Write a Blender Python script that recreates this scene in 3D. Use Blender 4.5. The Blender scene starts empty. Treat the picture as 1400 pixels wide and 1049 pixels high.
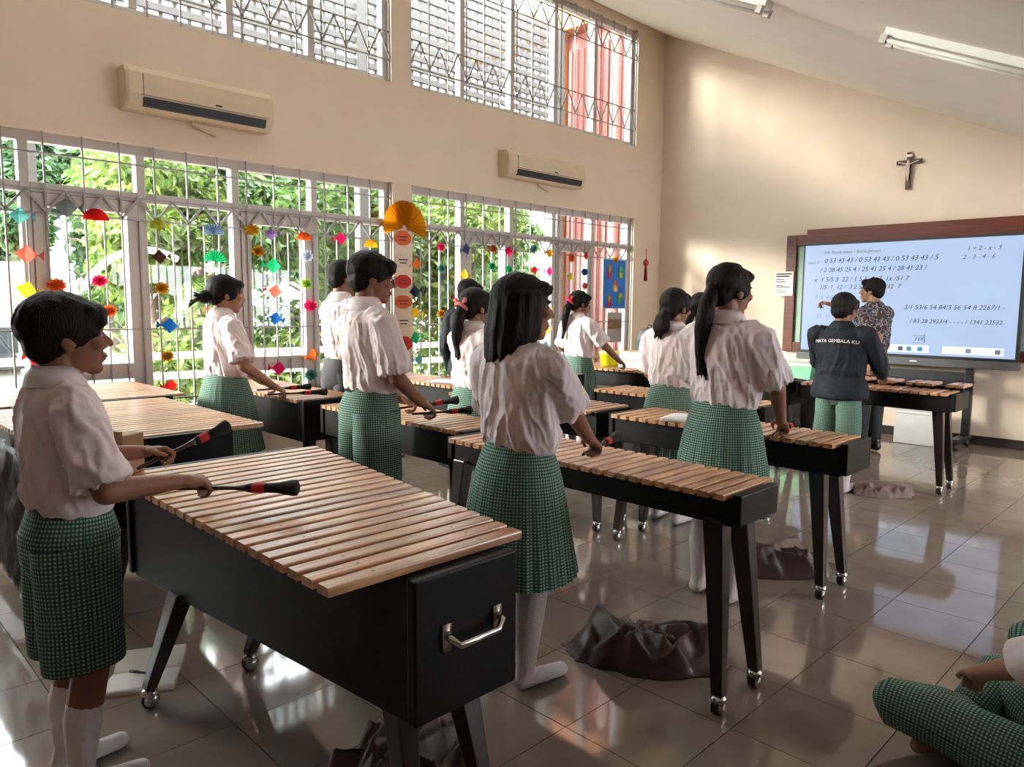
import bpy, bmesh, math, random
import numpy as np
from mathutils import Vector, Matrix, Quaternion, noise
random.seed(7)
PI = math.pi
SC = bpy.context.scene
COL = SC.collection

# ---------------------------------------------------------------- camera
# world: +Y runs along the window wall to the screen wall, -X is the window wall
CAM = Vector((0, 0, 1.45))
YAW, PITCH, ROLL, FPX = math.radians(45.16), math.radians(6.1), math.radians(.44), 1004.5
fwd = Vector((-math.sin(YAW) * math.cos(PITCH), math.cos(YAW) * math.cos(PITCH), -math.sin(PITCH)))
rgt = fwd.cross(Vector((0, 0, 1))).normalized()
up_ = rgt.cross(fwd)
CR = rgt * math.cos(ROLL) + up_ * math.sin(ROLL)
CU = up_ * math.cos(ROLL) - rgt * math.sin(ROLL)
cd = bpy.data.cameras.new('camera')
cd.sensor_width = 36
cd.lens = FPX / 1400 * 36
cd.clip_end = 300
cam = bpy.data.objects.new('camera', cd)
COL.objects.link(cam)
cam.matrix_world = Matrix(((CR.x, CU.x, -fwd.x, CAM.x), (CR.y, CU.y, -fwd.y, CAM.y), (CR.z, CU.z, -fwd.z, CAM.z), (0, 0, 0, 1)))
SC.camera = cam

def at(px, py, axis, val):
    """world point seen at a photo pixel on the plane axis=val (used to measure positions)"""
    r = fwd + CR * ((px - 700) / FPX) - CU * ((py - 524.5) / FPX)
    return CAM + r * ((val - CAM[axis]) / r[axis])

# ---------------------------------------------------------------- world, sun, exposure
w = bpy.data.worlds.new('sky')
SC.world = w
w.use_nodes = True
bg = w.node_tree.nodes['Background']
bg.inputs[0].default_value = (0.93, 0.97, 1.0, 1)
bg.inputs[1].default_value = 13.0
sd = bpy.data.lights.new('sun', 'SUN')
sd.energy = 22
sd.angle = math.radians(20)
sd.color = (1, .92, .82)
so = bpy.data.objects.new('sun', sd)
COL.objects.link(so)
so.rotation_euler = Vector((.88, 1.0, -.38)).to_track_quat('-Z', 'Y').to_euler()
SC.view_settings.view_transform = 'Standard'
SC.view_settings.look = 'None'
SC.view_settings.gamma = 1
SC.view_settings.use_curve_mapping = False
SC.view_settings.exposure = 0.22
SC.cycles.use_denoising = True
SC.cycles.max_bounces = 10
SC.cycles.diffuse_bounces = 5
SC.cycles.transparent_max_bounces = 16
SC.cycles.sample_clamp_indirect = 8
SC.cycles.caustics_reflective = False
SC.cycles.caustics_refractive = False

XW, YW = -6.08, 9.0        # window wall, screen wall (inner faces)
XR, YB = 3.2, -3.0         # far side and back of the room
# ---------------------------------------------------------------- helpers
def tag(o, label=None, cat=None, group=None, kind=None):
    if label: o['label'] = label
    if cat: o['category'] = cat
    if group: o['group'] = group
    if kind: o['kind'] = kind
    return o

def thing(name, label, cat, loc=(0, 0, 0), rz=0, group=None):
    o = bpy.data.objects.new(name, None)
    o.empty_display_size = .1
    COL.objects.link(o)
    o.location = loc
    o.rotation_euler = (0, 0, rz)
    return tag(o, label, cat, group)

def link_mesh(name, me, mat, parent=None, smooth=False):
    o = bpy.data.objects.new(name, me)
    COL.objects.link(o)
    if mat and not me.materials: me.materials.append(mat)
    if parent: o.parent = parent
    if smooth:
        me.polygons.foreach_set('use_smooth', [True] * len(me.polygons))
    return o

def obj(name, bm, mat, parent=None, smooth=False, fix=True):
    if fix: bmesh.ops.recalc_face_normals(bm, faces=bm.faces[:])
    me = bpy.data.meshes.new(name)
    bm.to_mesh(me)
    bm.free()
    return link_mesh(name, me, mat, parent, smooth)

def copy_obj(o, parent=None):
    c = o.copy()
    COL.objects.link(c)
    c.parent = parent
    return c

def BM(): return bmesh.new()

def box(bm, x0, x1, y0, y1, z0, z1, M=None):
    vs = [bm.verts.new(Vector(p)) for p in [(x0, y0, z0), (x1, y0, z0), (x1, y1, z0), (x0, y1, z0), (x0, y0, z1), (x1, y0, z1), (x1, y1, z1), (x0, y1, z1)]]
    if M:
        for v in vs: v.co = M @ v.co
    for f in [(0, 3, 2, 1), (4, 5, 6, 7), (0, 1, 5, 4), (1, 2, 6, 5), (2, 3, 7, 6), (3, 0, 4, 7)]:
        bm.faces.new([vs[i] for i in f])
    return vs

def bevel(bm, w, seg=2):
    bmesh.ops.bevel(bm, geom=bm.edges[:], offset=w, segments=seg, affect='EDGES', profile=.6)
    return bm

def bbox(x0, x1, y0, y1, z0, z1, bw=.005, seg=2):
    bm = BM()
    box(bm, x0, x1, y0, y1, z0, z1)
    return bevel(bm, bw, seg)

def hexa(bm, p):
    """box from 8 free corners, bottom ring then top ring"""
    vs = [bm.verts.new(Vector(q)) for q in p]
    for f in [(0, 3, 2, 1), (4, 5, 6, 7), (0, 1, 5, 4), (1, 2, 6, 5), (2, 3, 7, 6), (3, 0, 4, 7)]:
        bm.faces.new([vs[i] for i in f])

def frame_of(d, ref=None):
    d = Vector(d).normalized()
    r = Vector(ref) if ref else (Vector((0, 0, 1)) if abs(d.z) < .9 else Vector((0, 1, 0)))
    a = r.cross(d)
    if a.length < 1e-5: a = Vector((1, 0, 0)).cross(d)
    a.normalize()
    return a, d.cross(a), d

def tube(bm, pts, rad, n=12, ref=None, cap=True, uv=None, mod=None):
    """loft along points; rad = list of r or (ra, rb)"""
    pts = [Vector(p) for p in pts]
    rings, L = [], [0]
    for i, p in enumerate(pts):
        d = pts[min(i + 1, len(pts) - 1)] - pts[max(i - 1, 0)]
        a, b, _ = frame_of(d, ref)
        ra, rb = rad[i] if isinstance(rad[i], (tuple, list)) else (rad[i], rad[i])
        ring = []
        for k in range(n):
            t = 2 * PI * k / n
            m = mod(i, t) if mod else 1
            ring.append(bm.verts.new(p + a * (ra * m * math.cos(t)) + b * (rb * m * math.sin(t))))
        rings.append(ring)
        if i: L.append(L[-1] + (p - pts[i - 1]).length)
    circ = 2 * PI * max((r[0] + r[1]) / 2 if isinstance(r, (tuple, list)) else r for r in rad)
    for i in range(len(rings) - 1):
        for k in range(n):
            f = bm.faces.new([rings[i][k], rings[i][(k + 1) % n], rings[i + 1][(k + 1) % n], rings[i + 1][k]])
            if uv:
                us = (k / n * circ, (k + 1) / n * circ)
                for lp, c in zip(f.loops, ((us[0], L[i]), (us[1], L[i]), (us[1], L[i + 1]), (us[0], L[i + 1]))): lp[uv].uv = c
    if cap:
        bm.faces.new(rings[0][::-1])
        bm.faces.new(rings[-1])
    return rings

def lathe(bm, prof, n=20, M=None):
    """prof = [(r, z)...] around z, closed with discs when r > 0 at the ends"""
    rings = []
    for r, z in prof:
        rings.append([bm.verts.new(Vector((max(r, 1e-4) * math.cos(2 * PI * k / n), max(r, 1e-4) * math.sin(2 * PI * k / n), z))) for k in range(n)])
    for i in range(len(rings) - 1):
        for k in range(n):
            bm.faces.new([rings[i][k], rings[i][(k + 1) % n], rings[i + 1][(k + 1) % n], rings[i + 1][k]])
    bm.faces.new(rings[0][::-1])
    bm.faces.new(rings[-1])
    if M:
        for r in rings:
            for v in r: v.co = M @ v.co

# ---------------------------------------------------------------- materials
MATS = {}
def nmat(name):
    m = bpy.data.materials.new(name)
    m.use_nodes = True
    nt = m.node_tree
    return m, nt, nt.nodes['Principled BSDF'], nt.nodes.new, nt.links.new

def mat(name, col, rough=.5, metal=0, var=.08, scale=8, bump=0, bscale=60, spec=.5, coat=0, stretch=(1, 1, 1), sheen=0):
    """principled with noise driven colour variation and fine relief"""
    if name in MATS: return MATS[name]
    m, nt, p, N, L = nmat(name)
    p.inputs['Roughness'].default_value = rough
    p.inputs['Metallic'].default_value = metal
    p.inputs['Specular IOR Level'].default_value = spec
    p.inputs['Coat Weight'].default_value = coat
    p.inputs['Sheen Weight'].default_value = sheen
    tc = N('ShaderNodeTexCoord')
    mp = N('ShaderNodeMapping')
    mp.inputs['Scale'].default_value = stretch
    L(tc.outputs['Object'], mp.inputs[0])
    nz = N('ShaderNodeTexNoise')
    nz.inputs['Scale'].default_value = scale
    nz.inputs['Detail'].default_value = 4
    L(mp.outputs[0], nz.inputs['Vector'])
    rp = N('ShaderNodeValToRGB')
    rp.color_ramp.elements[0].position, rp.color_ramp.elements[1].position = .3, .7
    rp.color_ramp.elements[0].color = tuple(max(0, c * (1 - var)) for c in col) + (1,)
    rp.color_ramp.elements[1].color = tuple(min(1, c * (1 + var)) for c in col) + (1,)
    L(nz.outputs['Fac'], rp.inputs[0])
    L(rp.outputs[0], p.inputs['Base Color'])
    if bump:
        n2 = N('ShaderNodeTexNoise')
        n2.inputs['Scale'].default_value = bscale
        n2.inputs['Detail'].default_value = 3
        L(mp.outputs[0], n2.inputs['Vector'])
        b = N('ShaderNodeBump')
        b.inputs['Strength'].default_value = bump
        b.inputs['Distance'].default_value = .01
        L(n2.outputs['Fac'], b.inputs['Height'])
        L(b.outputs[0], p.inputs['Normal'])
    MATS[name] = m
    return m

def srgb(r, g, b):
    f = lambda c: ((c / 255 + .055) / 1.055) ** 2.4 if c > 10 else c / 255 / 12.92
    return (f(r), f(g), f(b))

def emit(name, col, s):
    m, nt, p, N, L = nmat(name)
    p.inputs['Base Color'].default_value = (*[c * .1 for c in col], 1)
    p.inputs['Emission Color'].default_value = (*col, 1)
    p.inputs['Emission Strength'].default_value = s
    p.inputs['Roughness'].default_value = .25
    return m

def mathn(nt, op, a, b=None):
    n = nt.nodes.new('ShaderNodeMath')
    n.operation = op
    for i, v in enumerate((a, b)):
        if v is None: continue
        if isinstance(v, (int, float)): n.inputs[i].default_value = v
        else: nt.links.new(v, n.inputs[i])
    return n.outputs[0]

def gingham(name, green, white, period=.016, rough=.85):
    m, nt, p, N, L = nmat(name)
    tc = N('ShaderNodeTexCoord')
    sp = N('ShaderNodeSeparateXYZ')
    L(tc.outputs['UV'], sp.inputs[0])
    def stripe(s): return mathn(nt, 'LESS_THAN', mathn(nt, 'FRACT', mathn(nt, 'MULTIPLY', s, 1 / period)), .5)
    fac = mathn(nt, 'MULTIPLY', mathn(nt, 'ADD', stripe(sp.outputs[0]), stripe(sp.outputs[1])), .5)
    rp = N('ShaderNodeValToRGB')
    e = rp.color_ramp.elements
    e[0].color = (*white, 1)
    e[1].color = (*[c * .55 for c in green], 1)
    x = e.new(.5)
    x.color = (*green, 1)
    L(fac, rp.inputs[0])
    L(rp.outputs[0], p.inputs['Base Color'])
    p.inputs['Roughness'].default_value = rough
    p.inputs['Specular IOR Level'].default_value = .2
    return m

def wood_bar():
    m, nt, p, N, L = nmat('rosewood_bar')
    tc = N('ShaderNodeTexCoord')
    oi = N('ShaderNodeObjectInfo')
    mp = N('ShaderNodeMapping')
    mp.inputs['Scale'].default_value = (60, 3, 60)
    ad = N('ShaderNodeVectorMath')
    ad.operation = 'ADD'
    cx = N('ShaderNodeCombineXYZ')
    L(mathn(nt, 'MULTIPLY', oi.outputs['Random'], 37), cx.inputs[0])
    L(mathn(nt, 'MULTIPLY', oi.outputs['Random'], 11), cx.inputs[1])
    L(tc.outputs['Object'], ad.inputs[0])
    L(cx.outputs[0], ad.inputs[1])
    L(ad.outputs[0], mp.inputs[0])
    nz = N('ShaderNodeTexNoise')
    nz.inputs['Scale'].default_value = 1
    nz.inputs['Detail'].default_value = 5
    L(mp.outputs[0], nz.inputs['Vector'])
    rp = N('ShaderNodeValToRGB')
    e = rp.color_ramp.elements
    e[0].position, e[1].position = .3, .72
    e[0].color = (*srgb(152, 98, 60), 1)
    e[1].color = (*srgb(224, 172, 122), 1)
    L(nz.outputs['Fac'], rp.inputs[0])
    hs = N('ShaderNodeHueSaturation')
    L(mathn(nt, 'ADD', mathn(nt, 'MULTIPLY', oi.outputs['Random'], .5), .75), hs.inputs['Value'])
    L(rp.outputs[0], hs.inputs['Color'])
    # drilled cord holes
    sp = N('ShaderNodeSeparateXYZ')
    L(tc.outputs['Object'], sp.inputs[0])
    dy = mathn(nt, 'MULTIPLY', mathn(nt, 'SUBTRACT', mathn(nt, 'ABSOLUTE', sp.outputs[1]), .28), .6)
    dd = mathn(nt, 'ADD', mathn(nt, 'MULTIPLY', dy, dy), mathn(nt, 'MULTIPLY', sp.outputs[0], sp.outputs[0]))
    hole = mathn(nt, 'LESS_THAN', dd, 2e-5)
    mx = N('ShaderNodeMix')
    mx.data_type = 'RGBA'
    L(hole, mx.inputs['Factor'])
    L(hs.outputs[0], mx.inputs['A'])
    mx.inputs['B'].default_value = (.03, .015, .01, 1)
    L(mx.outputs['Result'], p.inputs['Base Color'])
    p.inputs['Roughness'].default_value = .36
    p.inputs['Specular IOR Level'].default_value = .7
    p.inputs['Coat Weight'].default_value = .35
    p.inputs['Coat Roughness'].default_value = .22
    b = N('ShaderNodeBump')
    b.inputs['Strength'].default_value = .06
    b.inputs['Distance'].default_value = .003
    L(nz.outputs['Fac'], b.inputs['Height'])
    L(b.outputs[0], p.inputs['Normal'])
    return m

def batik():
    m, nt, p, N, L = nmat('batik_cloth')
    tc = N('ShaderNodeTexCoord')
    v = N('ShaderNodeTexVoronoi')
    v.inputs['Scale'].default_value = 26
    n0 = N('ShaderNodeTexNoise')
    n0.inputs['Scale'].default_value = 12
    ad = N('ShaderNodeVectorMath')
    ad.operation = 'MULTIPLY_ADD'
    L(tc.outputs['Object'], n0.inputs['Vector'])
    L(n0.outputs['Color'], ad.inputs[0])
    ad.inputs[1].default_value = (.12, .12, .12)
    L(tc.outputs['Object'], ad.inputs[2])
    L(ad.outputs[0], v.inputs['Vector'])
    rp = N('ShaderNodeValToRGB')
    rp.color_ramp.interpolation = 'CONSTANT'
    e = rp.color_ramp.elements
    e[0].color = (.012, .012, .03, 1)
    e[1].position = .45
    e[1].color = (.10, .04, .05, 1)
    for pos, c in ((.55, (.02, .02, .035, 1)), (.62, (.42, .36, .30, 1)), (.7, (.03, .06, .16, 1)), (.85, (.02, .015, .02, 1))):
        x = e.new(pos)
        x.color = c
    mixv = mathn(nt, 'ADD', mathn(nt, 'MULTIPLY', v.outputs['Distance'], .75), mathn(nt, 'MULTIPLY', n0.outputs['Fac'], .45))
    L(mixv, rp.inputs[0])
    L(rp.outputs[0], p.inputs['Base Color'])
    p.inputs['Roughness'].default_value = .8
    return m

def leaf_mat(name, c0, c1, trans=.45):
    m, nt, p, N, L = nmat(name)
    nt.nodes.remove(p)
    out = nt.nodes['Material Output']
    g = N('ShaderNodeNewGeometry')
    rp = N('ShaderNodeValToRGB')
    e = rp.color_ramp.elements
    e[0].color, e[1].color = (*c0, 1), (*c1, 1)
    L(g.outputs['Random Per Island'], rp.inputs[0])
    d = N('ShaderNodeBsdfDiffuse')
    t = N('ShaderNodeBsdfTranslucent')
    gl = N('ShaderNodeBsdfGlossy')
    gl.inputs['Roughness'].default_value = .35
    gl.inputs['Color'].default_value = (.8, .9, .8, 1)
    L(rp.outputs[0], d.inputs[0])
    L(rp.outputs[0], t.inputs[0])
    a = N('ShaderNodeMixShader')
    a.inputs[0].default_value = trans
    L(d.outputs[0], a.inputs[1])
    L(t.outputs[0], a.inputs[2])
    b = N('ShaderNodeMixShader')
    b.inputs[0].default_value = .06
    L(a.outputs[0], b.inputs[1])
    L(gl.outputs[0], b.inputs[2])
    L(b.outputs[0], out.inputs[0])
    return m

def glass_pane():
    m, nt, p, N, L = nmat('window_glass')
    nt.nodes.remove(p)
    out = nt.nodes['Material Output']
    t = N('ShaderNodeBsdfTransparent')
    t.inputs[0].default_value = (.93, .96, .95, 1)
    g = N('ShaderNodeBsdfGlossy')
    g.inputs['Roughness'].default_value = .02
    tc = N('ShaderNodeTexCoord')
    nz = N('ShaderNodeTexNoise')
    nz.inputs['Scale'].default_value = 3
    L(tc.outputs['Object'], nz.inputs['Vector'])
    lw = N('ShaderNodeLayerWeight')
    refl = mathn(nt, 'ADD', mathn(nt, 'MULTIPLY', mathn(nt, 'POWER', lw.outputs['Facing'], 4), .5), .03)
    mx = N('ShaderNodeMixShader')
    L(mathn(nt, 'MULTIPLY', refl, mathn(nt, 'ADD', nz.outputs['Fac'], .6)), mx.inputs[0])
    L(t.outputs[0], mx.inputs[1])
    L(g.outputs[0], mx.inputs[2])
    L(mx.outputs[0], out.inputs[0])
    return m

def paper_mat(name, col):
    if name in MATS: return MATS[name]
    m = mat(name, col, .65, var=.06, scale=30)
    nt = m.node_tree
    p = nt.nodes['Principled BSDF']
    t = nt.nodes.new('ShaderNodeBsdfTranslucent')
    t.inputs[0].default_value = (*[min(1, c * 1.1) for c in col], 1)
    mx = nt.nodes.new('ShaderNodeMixShader')
    mx.inputs[0].default_value = .5
    nt.links.new(p.outputs[0], mx.inputs[1])
    nt.links.new(t.outputs[0], mx.inputs[2])
    nt.links.new(mx.outputs[0], nt.nodes['Material Output'].inputs[0])
    return m
M_WALL = mat('beige_wall_paint', (.72, .595, .475), .65, var=.03, scale=3, bump=.05, bscale=90, spec=.3)
M_CEIL = mat('white_ceiling_paint', (.92, .87, .80), .8, var=.02, scale=2, spec=.2)
M_GROUT = mat('dark_grout', (.03, .025, .022), .9)
M_ALU = mat('painted_white_aluminium', (.52, .48, .46), .42, var=.04, scale=4)
M_GRILLE = mat('grey_steel_bar', (.30, .29, .29), .4, metal=.2, var=.1, scale=20)
M_GLASS = glass_pane()
M_BLACK = mat('black_painted_wood', (.006, .0055, .006), .45, var=.3, scale=12, bump=.06, bscale=140, spec=.16)
M_LEG = mat('dark_stained_leg', (.02, .013, .013), .3, var=.3, scale=14)
M_STEEL = mat('chromed_caster_steel', (.6, .58, .56), .18, metal=1, var=.05)
M_RUBBER = mat('black_rubber', (.015, .015, .015), .5)
M_BAR = wood_bar()
M_SKIN = mat('brown_skin', (.27, .12, .075), .5, var=.08, scale=14, spec=.35)
M_SKIN2 = mat('light_brown_skin', (.38, .19, .12), .5, var=.08, scale=14, spec=.35)
M_LIP = mat('lip_skin', (.30, .10, .075), .45)
M_EYE = mat('dark_eye', (.02, .015, .012), .15)
M_EYEW = mat('eye_white', (.7, .66, .62), .3)
M_HAIR = mat('black_hair', (.008, .006, .006), .5, var=.4, scale=30, bump=.5, bscale=90, stretch=(3, 3, .3), spec=.14)
M_SHIRT = mat('pale_school_shirt', (.80, .70, .72), .8, var=.03, scale=6, bump=.12, bscale=30, spec=.2, sheen=.1)
M_JACKET = mat('navy_jacket', (.012, .014, .022), .7, var=.25, scale=8, bump=.15, bscale=24, spec=.25)
M_BATIK = batik()
M_TROUS = mat('dark_trousers', (.02, .022, .028), .75, var=.3, scale=9, bump=.15, bscale=25)
M_GING = gingham('green_gingham', (.055, .15, .11), (.36, .46, .39), .0115)
M_GINGBAND = mat('green_waistband', (.10, .27, .19), .85, var=.15, scale=40)
M_SOCK = mat('white_sock', (.72, .66, .68), .9, var=.05, scale=30, bump=.2, bscale=200)
M_SHOE = mat('black_leather', (.012, .011, .012), .25)
M_TREDS = mat('red_cloth_band', (.5, .02, .02), .7, var=.2, scale=60)
M_MALLET = mat('black_mallet_yarn', (.012, .012, .012), .8, var=.4, scale=90, bump=.5, bscale=150)
M_STICK = mat('dark_lacquered_stick', (.05, .025, .015), .25)
M_TARP = mat('brown_vinyl_cover', (.075, .040, .036), .42, var=.25, scale=5, bump=.5, bscale=14, spec=.5)
M_TARP2 = mat('dusty_rose_cover', (.22, .14, .125), .6, var=.15, scale=6, bump=.15, bscale=40)
M_PAPER = mat('white_paper', (.78, .76, .74), .8, var=.02)
M_CARDB = mat('cardboard', (.42, .28, .16), .8, var=.1)
M_MAHOG = mat('mahogany_wood', (.13, .032, .018), .3, var=.3, scale=10, stretch=(.3, 1, 4), spec=.5)
M_CHARC = mat('charcoal_plastic', (.03, .03, .032), .35)
M_CREAM = mat('cream_plastic', (.62, .50, .35), .45, var=.04)
M_INK = mat('black_ink', (.02, .02, .03), .7)
M_GREENB = mat('green_plastic', (.25, .62, .38), .35)

# ================================================================ the room
def tile_mat():
    m, nt, p, N, L = nmat('grey_brown_polished_tile')
    tc = N('ShaderNodeTexCoord')
    oi = N('ShaderNodeObjectInfo')
    g = N('ShaderNodeNewGeometry')
    nz = N('ShaderNodeTexNoise')
    nz.inputs['Scale'].default_value = 5
    nz.inputs['Detail'].default_value = 6
    L(g.outputs['Position'], nz.inputs['Vector'])
    rp = N('ShaderNodeValToRGB')
    e = rp.color_ramp.elements
    e[0].position, e[1].position = .25, .75
    e[0].color, e[1].color = (.23, .178, .147, 1), (.29, .23, .19, 1)
    L(nz.outputs['Fac'], rp.inputs[0])
    hs = N('ShaderNodeHueSaturation')
    L(mathn(nt, 'ADD', mathn(nt, 'MULTIPLY', oi.outputs['Random'], .16), .92), hs.inputs['Value'])
    L(rp.outputs[0], hs.inputs['Color'])
    L(hs.outputs[0], p.inputs['Base Color'])
    p.inputs['Roughness'].default_value = .07
    p.inputs['Specular IOR Level'].default_value = .75
    n2 = N('ShaderNodeTexNoise')
    n2.inputs['Scale'].default_value = 2.2
    L(g.outputs['Position'], n2.inputs['Vector'])
    b = N('ShaderNodeBump')
    b.inputs['Strength'].default_value = .05
    b.inputs['Distance'].default_value = .02
    L(n2.outputs['Fac'], b.inputs['Height'])
    L(b.outputs[0], p.inputs['Normal'])
    return m
M_TILE = tile_mat()
TS, TX0, TY0 = .405, -1.16, 1.83
bm = BM()
box(bm, XW - .1, XR + .1, YB - .1, YW + .1, -.12, -.004)
floor = tag(obj('floor', bm, M_GROUT), kind='structure')
tile0 = BM()
box(tile0, -TS / 2 + .0018, TS / 2 - .0018, -TS / 2 + .0018, TS / 2 - .0018, -.010, 0)
tm = bpy.data.meshes.new('tile')
bmesh.ops.recalc_face_normals(tile0, faces=tile0.faces[:])
tile0.to_mesh(tm)
tm.materials.append(M_TILE)
cells = []
for i in range(-14, 14):
    for j in range(-13, 20):
        x, y = TX0 + (i + .5) * TS, TY0 + (j + .5) * TS
        if XW + .05 < x < XR and YB < y < YW - .05:
            d = Vector((x, y, 0)) - CAM
            c = d.dot(fwd)
            u, v = 700 + FPX * d.dot(CR) / c, 524.5 - FPX * d.dot(CU) / c
            vis = c > .2 and -120 < u < 1520 and v < 1200
            cells.append((0 if vis else 1, c, x, y))
cells.sort()
rest = BM()
for k, (nv, c, x, y) in enumerate(cells):
    if nv == 0 and k < 290:
        t = bpy.data.objects.new('tile', tm)
        COL.objects.link(t)
        t.location = (x, y, 0)
        t.parent = floor
    else:
        h = TS / 2 - .0018
        x0, x1, y0, y1 = max(x - h, XW), min(x + h, XR), max(y - h, YB), min(y + h, YW)
        box(rest, x0, x1, y0, y1, -.010, 0)
tag(obj('tile_field', rest, M_TILE, floor), kind='stuff')

# window wall with four openings
WB, WH, UB, UH = .55, 2.64, 3.59, 5.10        # lower sill, lower head, upper sill, upper head
YL0, YL1, YR0, YR1 = -1.08, 4.37, 4.60, 8.38
bm = BM()
T = .22
def wl(y0, y1, z0, z1): box(bm, XW - T, XW, y0, y1, z0, z1)
wl(YB, YW + .2, -.1, WB); wl(YB, YW + .2, WH, UB); wl(YB, YW + .2, UH, 5.7)
for z0, z1 in ((WB, WH), (UB, UH)):
    wl(YB, YL0, z0, z1); wl(YL1, YR0, z0, z1); wl(YR1, YW + .2, z0, z1)
tag(obj('wall_left', bm, M_WALL), kind='structure')
bm = BM()
box(bm, XW - T, XR + .2, YW, YW + .2, -.1, 5.7)
tag(obj('wall_front', bm, M_WALL), kind='structure')
bm = BM()
box(bm, XW - T, XR + .2, YB - .2, YB, -.1, 5.7)
M_DIM = mat('unseen_wall_dark_brown', (.26, .19, .14), .6, var=.15, scale=6, stretch=(1, 1, .2))  # invented dark tone for the unseen walls, cuts bounce light on near figures
tag(obj('wall_back', bm, M_DIM), kind='structure')
bm = BM()   # far side wall: unseen, its openings added to let in fill daylight
for y0, y1, z0, z1 in ((YB, YW, -.1, .9), (YB, YW, 2.2, 3.0), (YB, 4.6, .9, 2.2), (8.4, YW, .9, 2.2), (6.4, 6.6, .9, 2.2)):
    box(bm, XR, XR + .2, y0, y1, z0, z1)
tag(obj('wall_right', bm, M_DIM), kind='structure')
# ceiling: falls away from the window wall, then runs level
bm = BM()
CZ0, CSL = 5.20, .477
xk = -.45
zk = CZ0 - CSL * (xk - XW)
y0, y1 = YB - .2, YW + .2
hexa(bm, [(XW - .3, y0, CZ0 + CSL * .3), (xk, y0, zk), (xk, y1, zk), (XW - .3, y1, CZ0 + CSL * .3),
          (XW - .3, y0, CZ0 + CSL * .3 + .2), (xk, y0, zk + .2), (xk, y1, zk + .2), (XW - .3, y1, CZ0 + CSL * .3 + .2)])
box(bm, xk, XR + .2, y0, y1, zk, zk + .2)
tag(obj('ceiling', bm, M_CEIL), kind='structure')
bm = BM()
box(bm, XW, XR, YW - .015, YW, 0, .10)
tag(obj('baseboard_front', bm, mat('dark_tile_skirting', (.035, .03, .028), .3)), kind='structure')

# ---------------------------------------------------------------- windows
def wframe(name, y0, y1, z0, z1, mulls, rails, sashes):
    fx0, fx1 = XW - .15, XW - .07
    bm = BM()
    for a, b, c, d in ((y0, y1, z1 - .07, z1), (y0, y1, z0, z0 + .06), (y0, y0 + .06, z0 + .06, z1 - .07), (y1 - .06, y1, z0 + .06, z1 - .07)):
        box(bm, fx0, fx1, a, b, c, d)
    root = tag(obj(name, bm, M_ALU), kind='structure')
    ys = [y0 + .06] + mulls + [y1 - .06]
    for m in mulls:
        obj('mullion', bbox(fx0, fx1 + .01, m - .032, m + .032, z0 + .06, z1 - .07, .004, 1), M_ALU, root)
    for i in range(len(ys) - 1):
        a = ys[i] + (.032 if i else 0)
        b = ys[i + 1] - (.032 if i < len(ys) - 2 else 0)
        zs = [z0 + .06] + rails + [z1 - .07]
        for r in rails:
            obj('transom', bbox(fx0 + .004, fx1 + .006, a, b, r - .035, r + .035, .004, 1), M_ALU, root)
        for k in range(len(zs) - 1):
            c = zs[k] + (.035 if k else 0)
            d = zs[k + 1] - (.035 if k < len(zs) - 2 else 0)
            if k == 0 and i in sashes:      # opening casement with a wide frame
                s = BM()
                for p0, p1, q0, q1 in ((a + .005, b - .005, d - .095, d - .005), (a + .005, b - .005, .86, .98), (a + .005, a + .085, .98, d - .095), (b - .085, b - .005, .98, d - .095), (a + .005, b - .005, c, c + .08), (a + .005, a + .085, c + .08, .86), (b - .085, b - .005, c + .08, .86)):
                    box(s, fx0 + .01, fx1 + .025, p0, p1, q0, q1)
                so_ = obj('sash', s, M_ALU, root)
                g = BM(); box(g, fx0 + .035, fx0 + .041, a + .07, b - .07, .96, d - .08)
                obj('pane', g, M_GLASS, so_)
                g = BM(); box(g, fx0 + .035, fx0 + .041, a + .07, b - .07, c + .06, .88)
                obj('pane', g, M_GLASS, so_)
            else:
                g = BM(); box(g, fx0 + .035, fx0 + .041, a - .01, b + .01, c - .01, d + .01)
                obj('pane', g, M_GLASS, root)
    return root
ML = [-.25, .5, 1.28, 2.05, 2.80, 3.54]
MR = [5.33, 6.08, 6.81, 7.56]
wframe('window_1', YL0, YL1, WB, WH, ML, [2.255], {1, 3, 5})
wframe('window_2', YR0, YR1, WB, WH, MR, [2.255], {1, 3})
wframe('window_3', YL0, YL1, UB, UH, ML, [], set())
wframe('window_4', YR0, YR1, UB, UH, MR, [], set())

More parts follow.
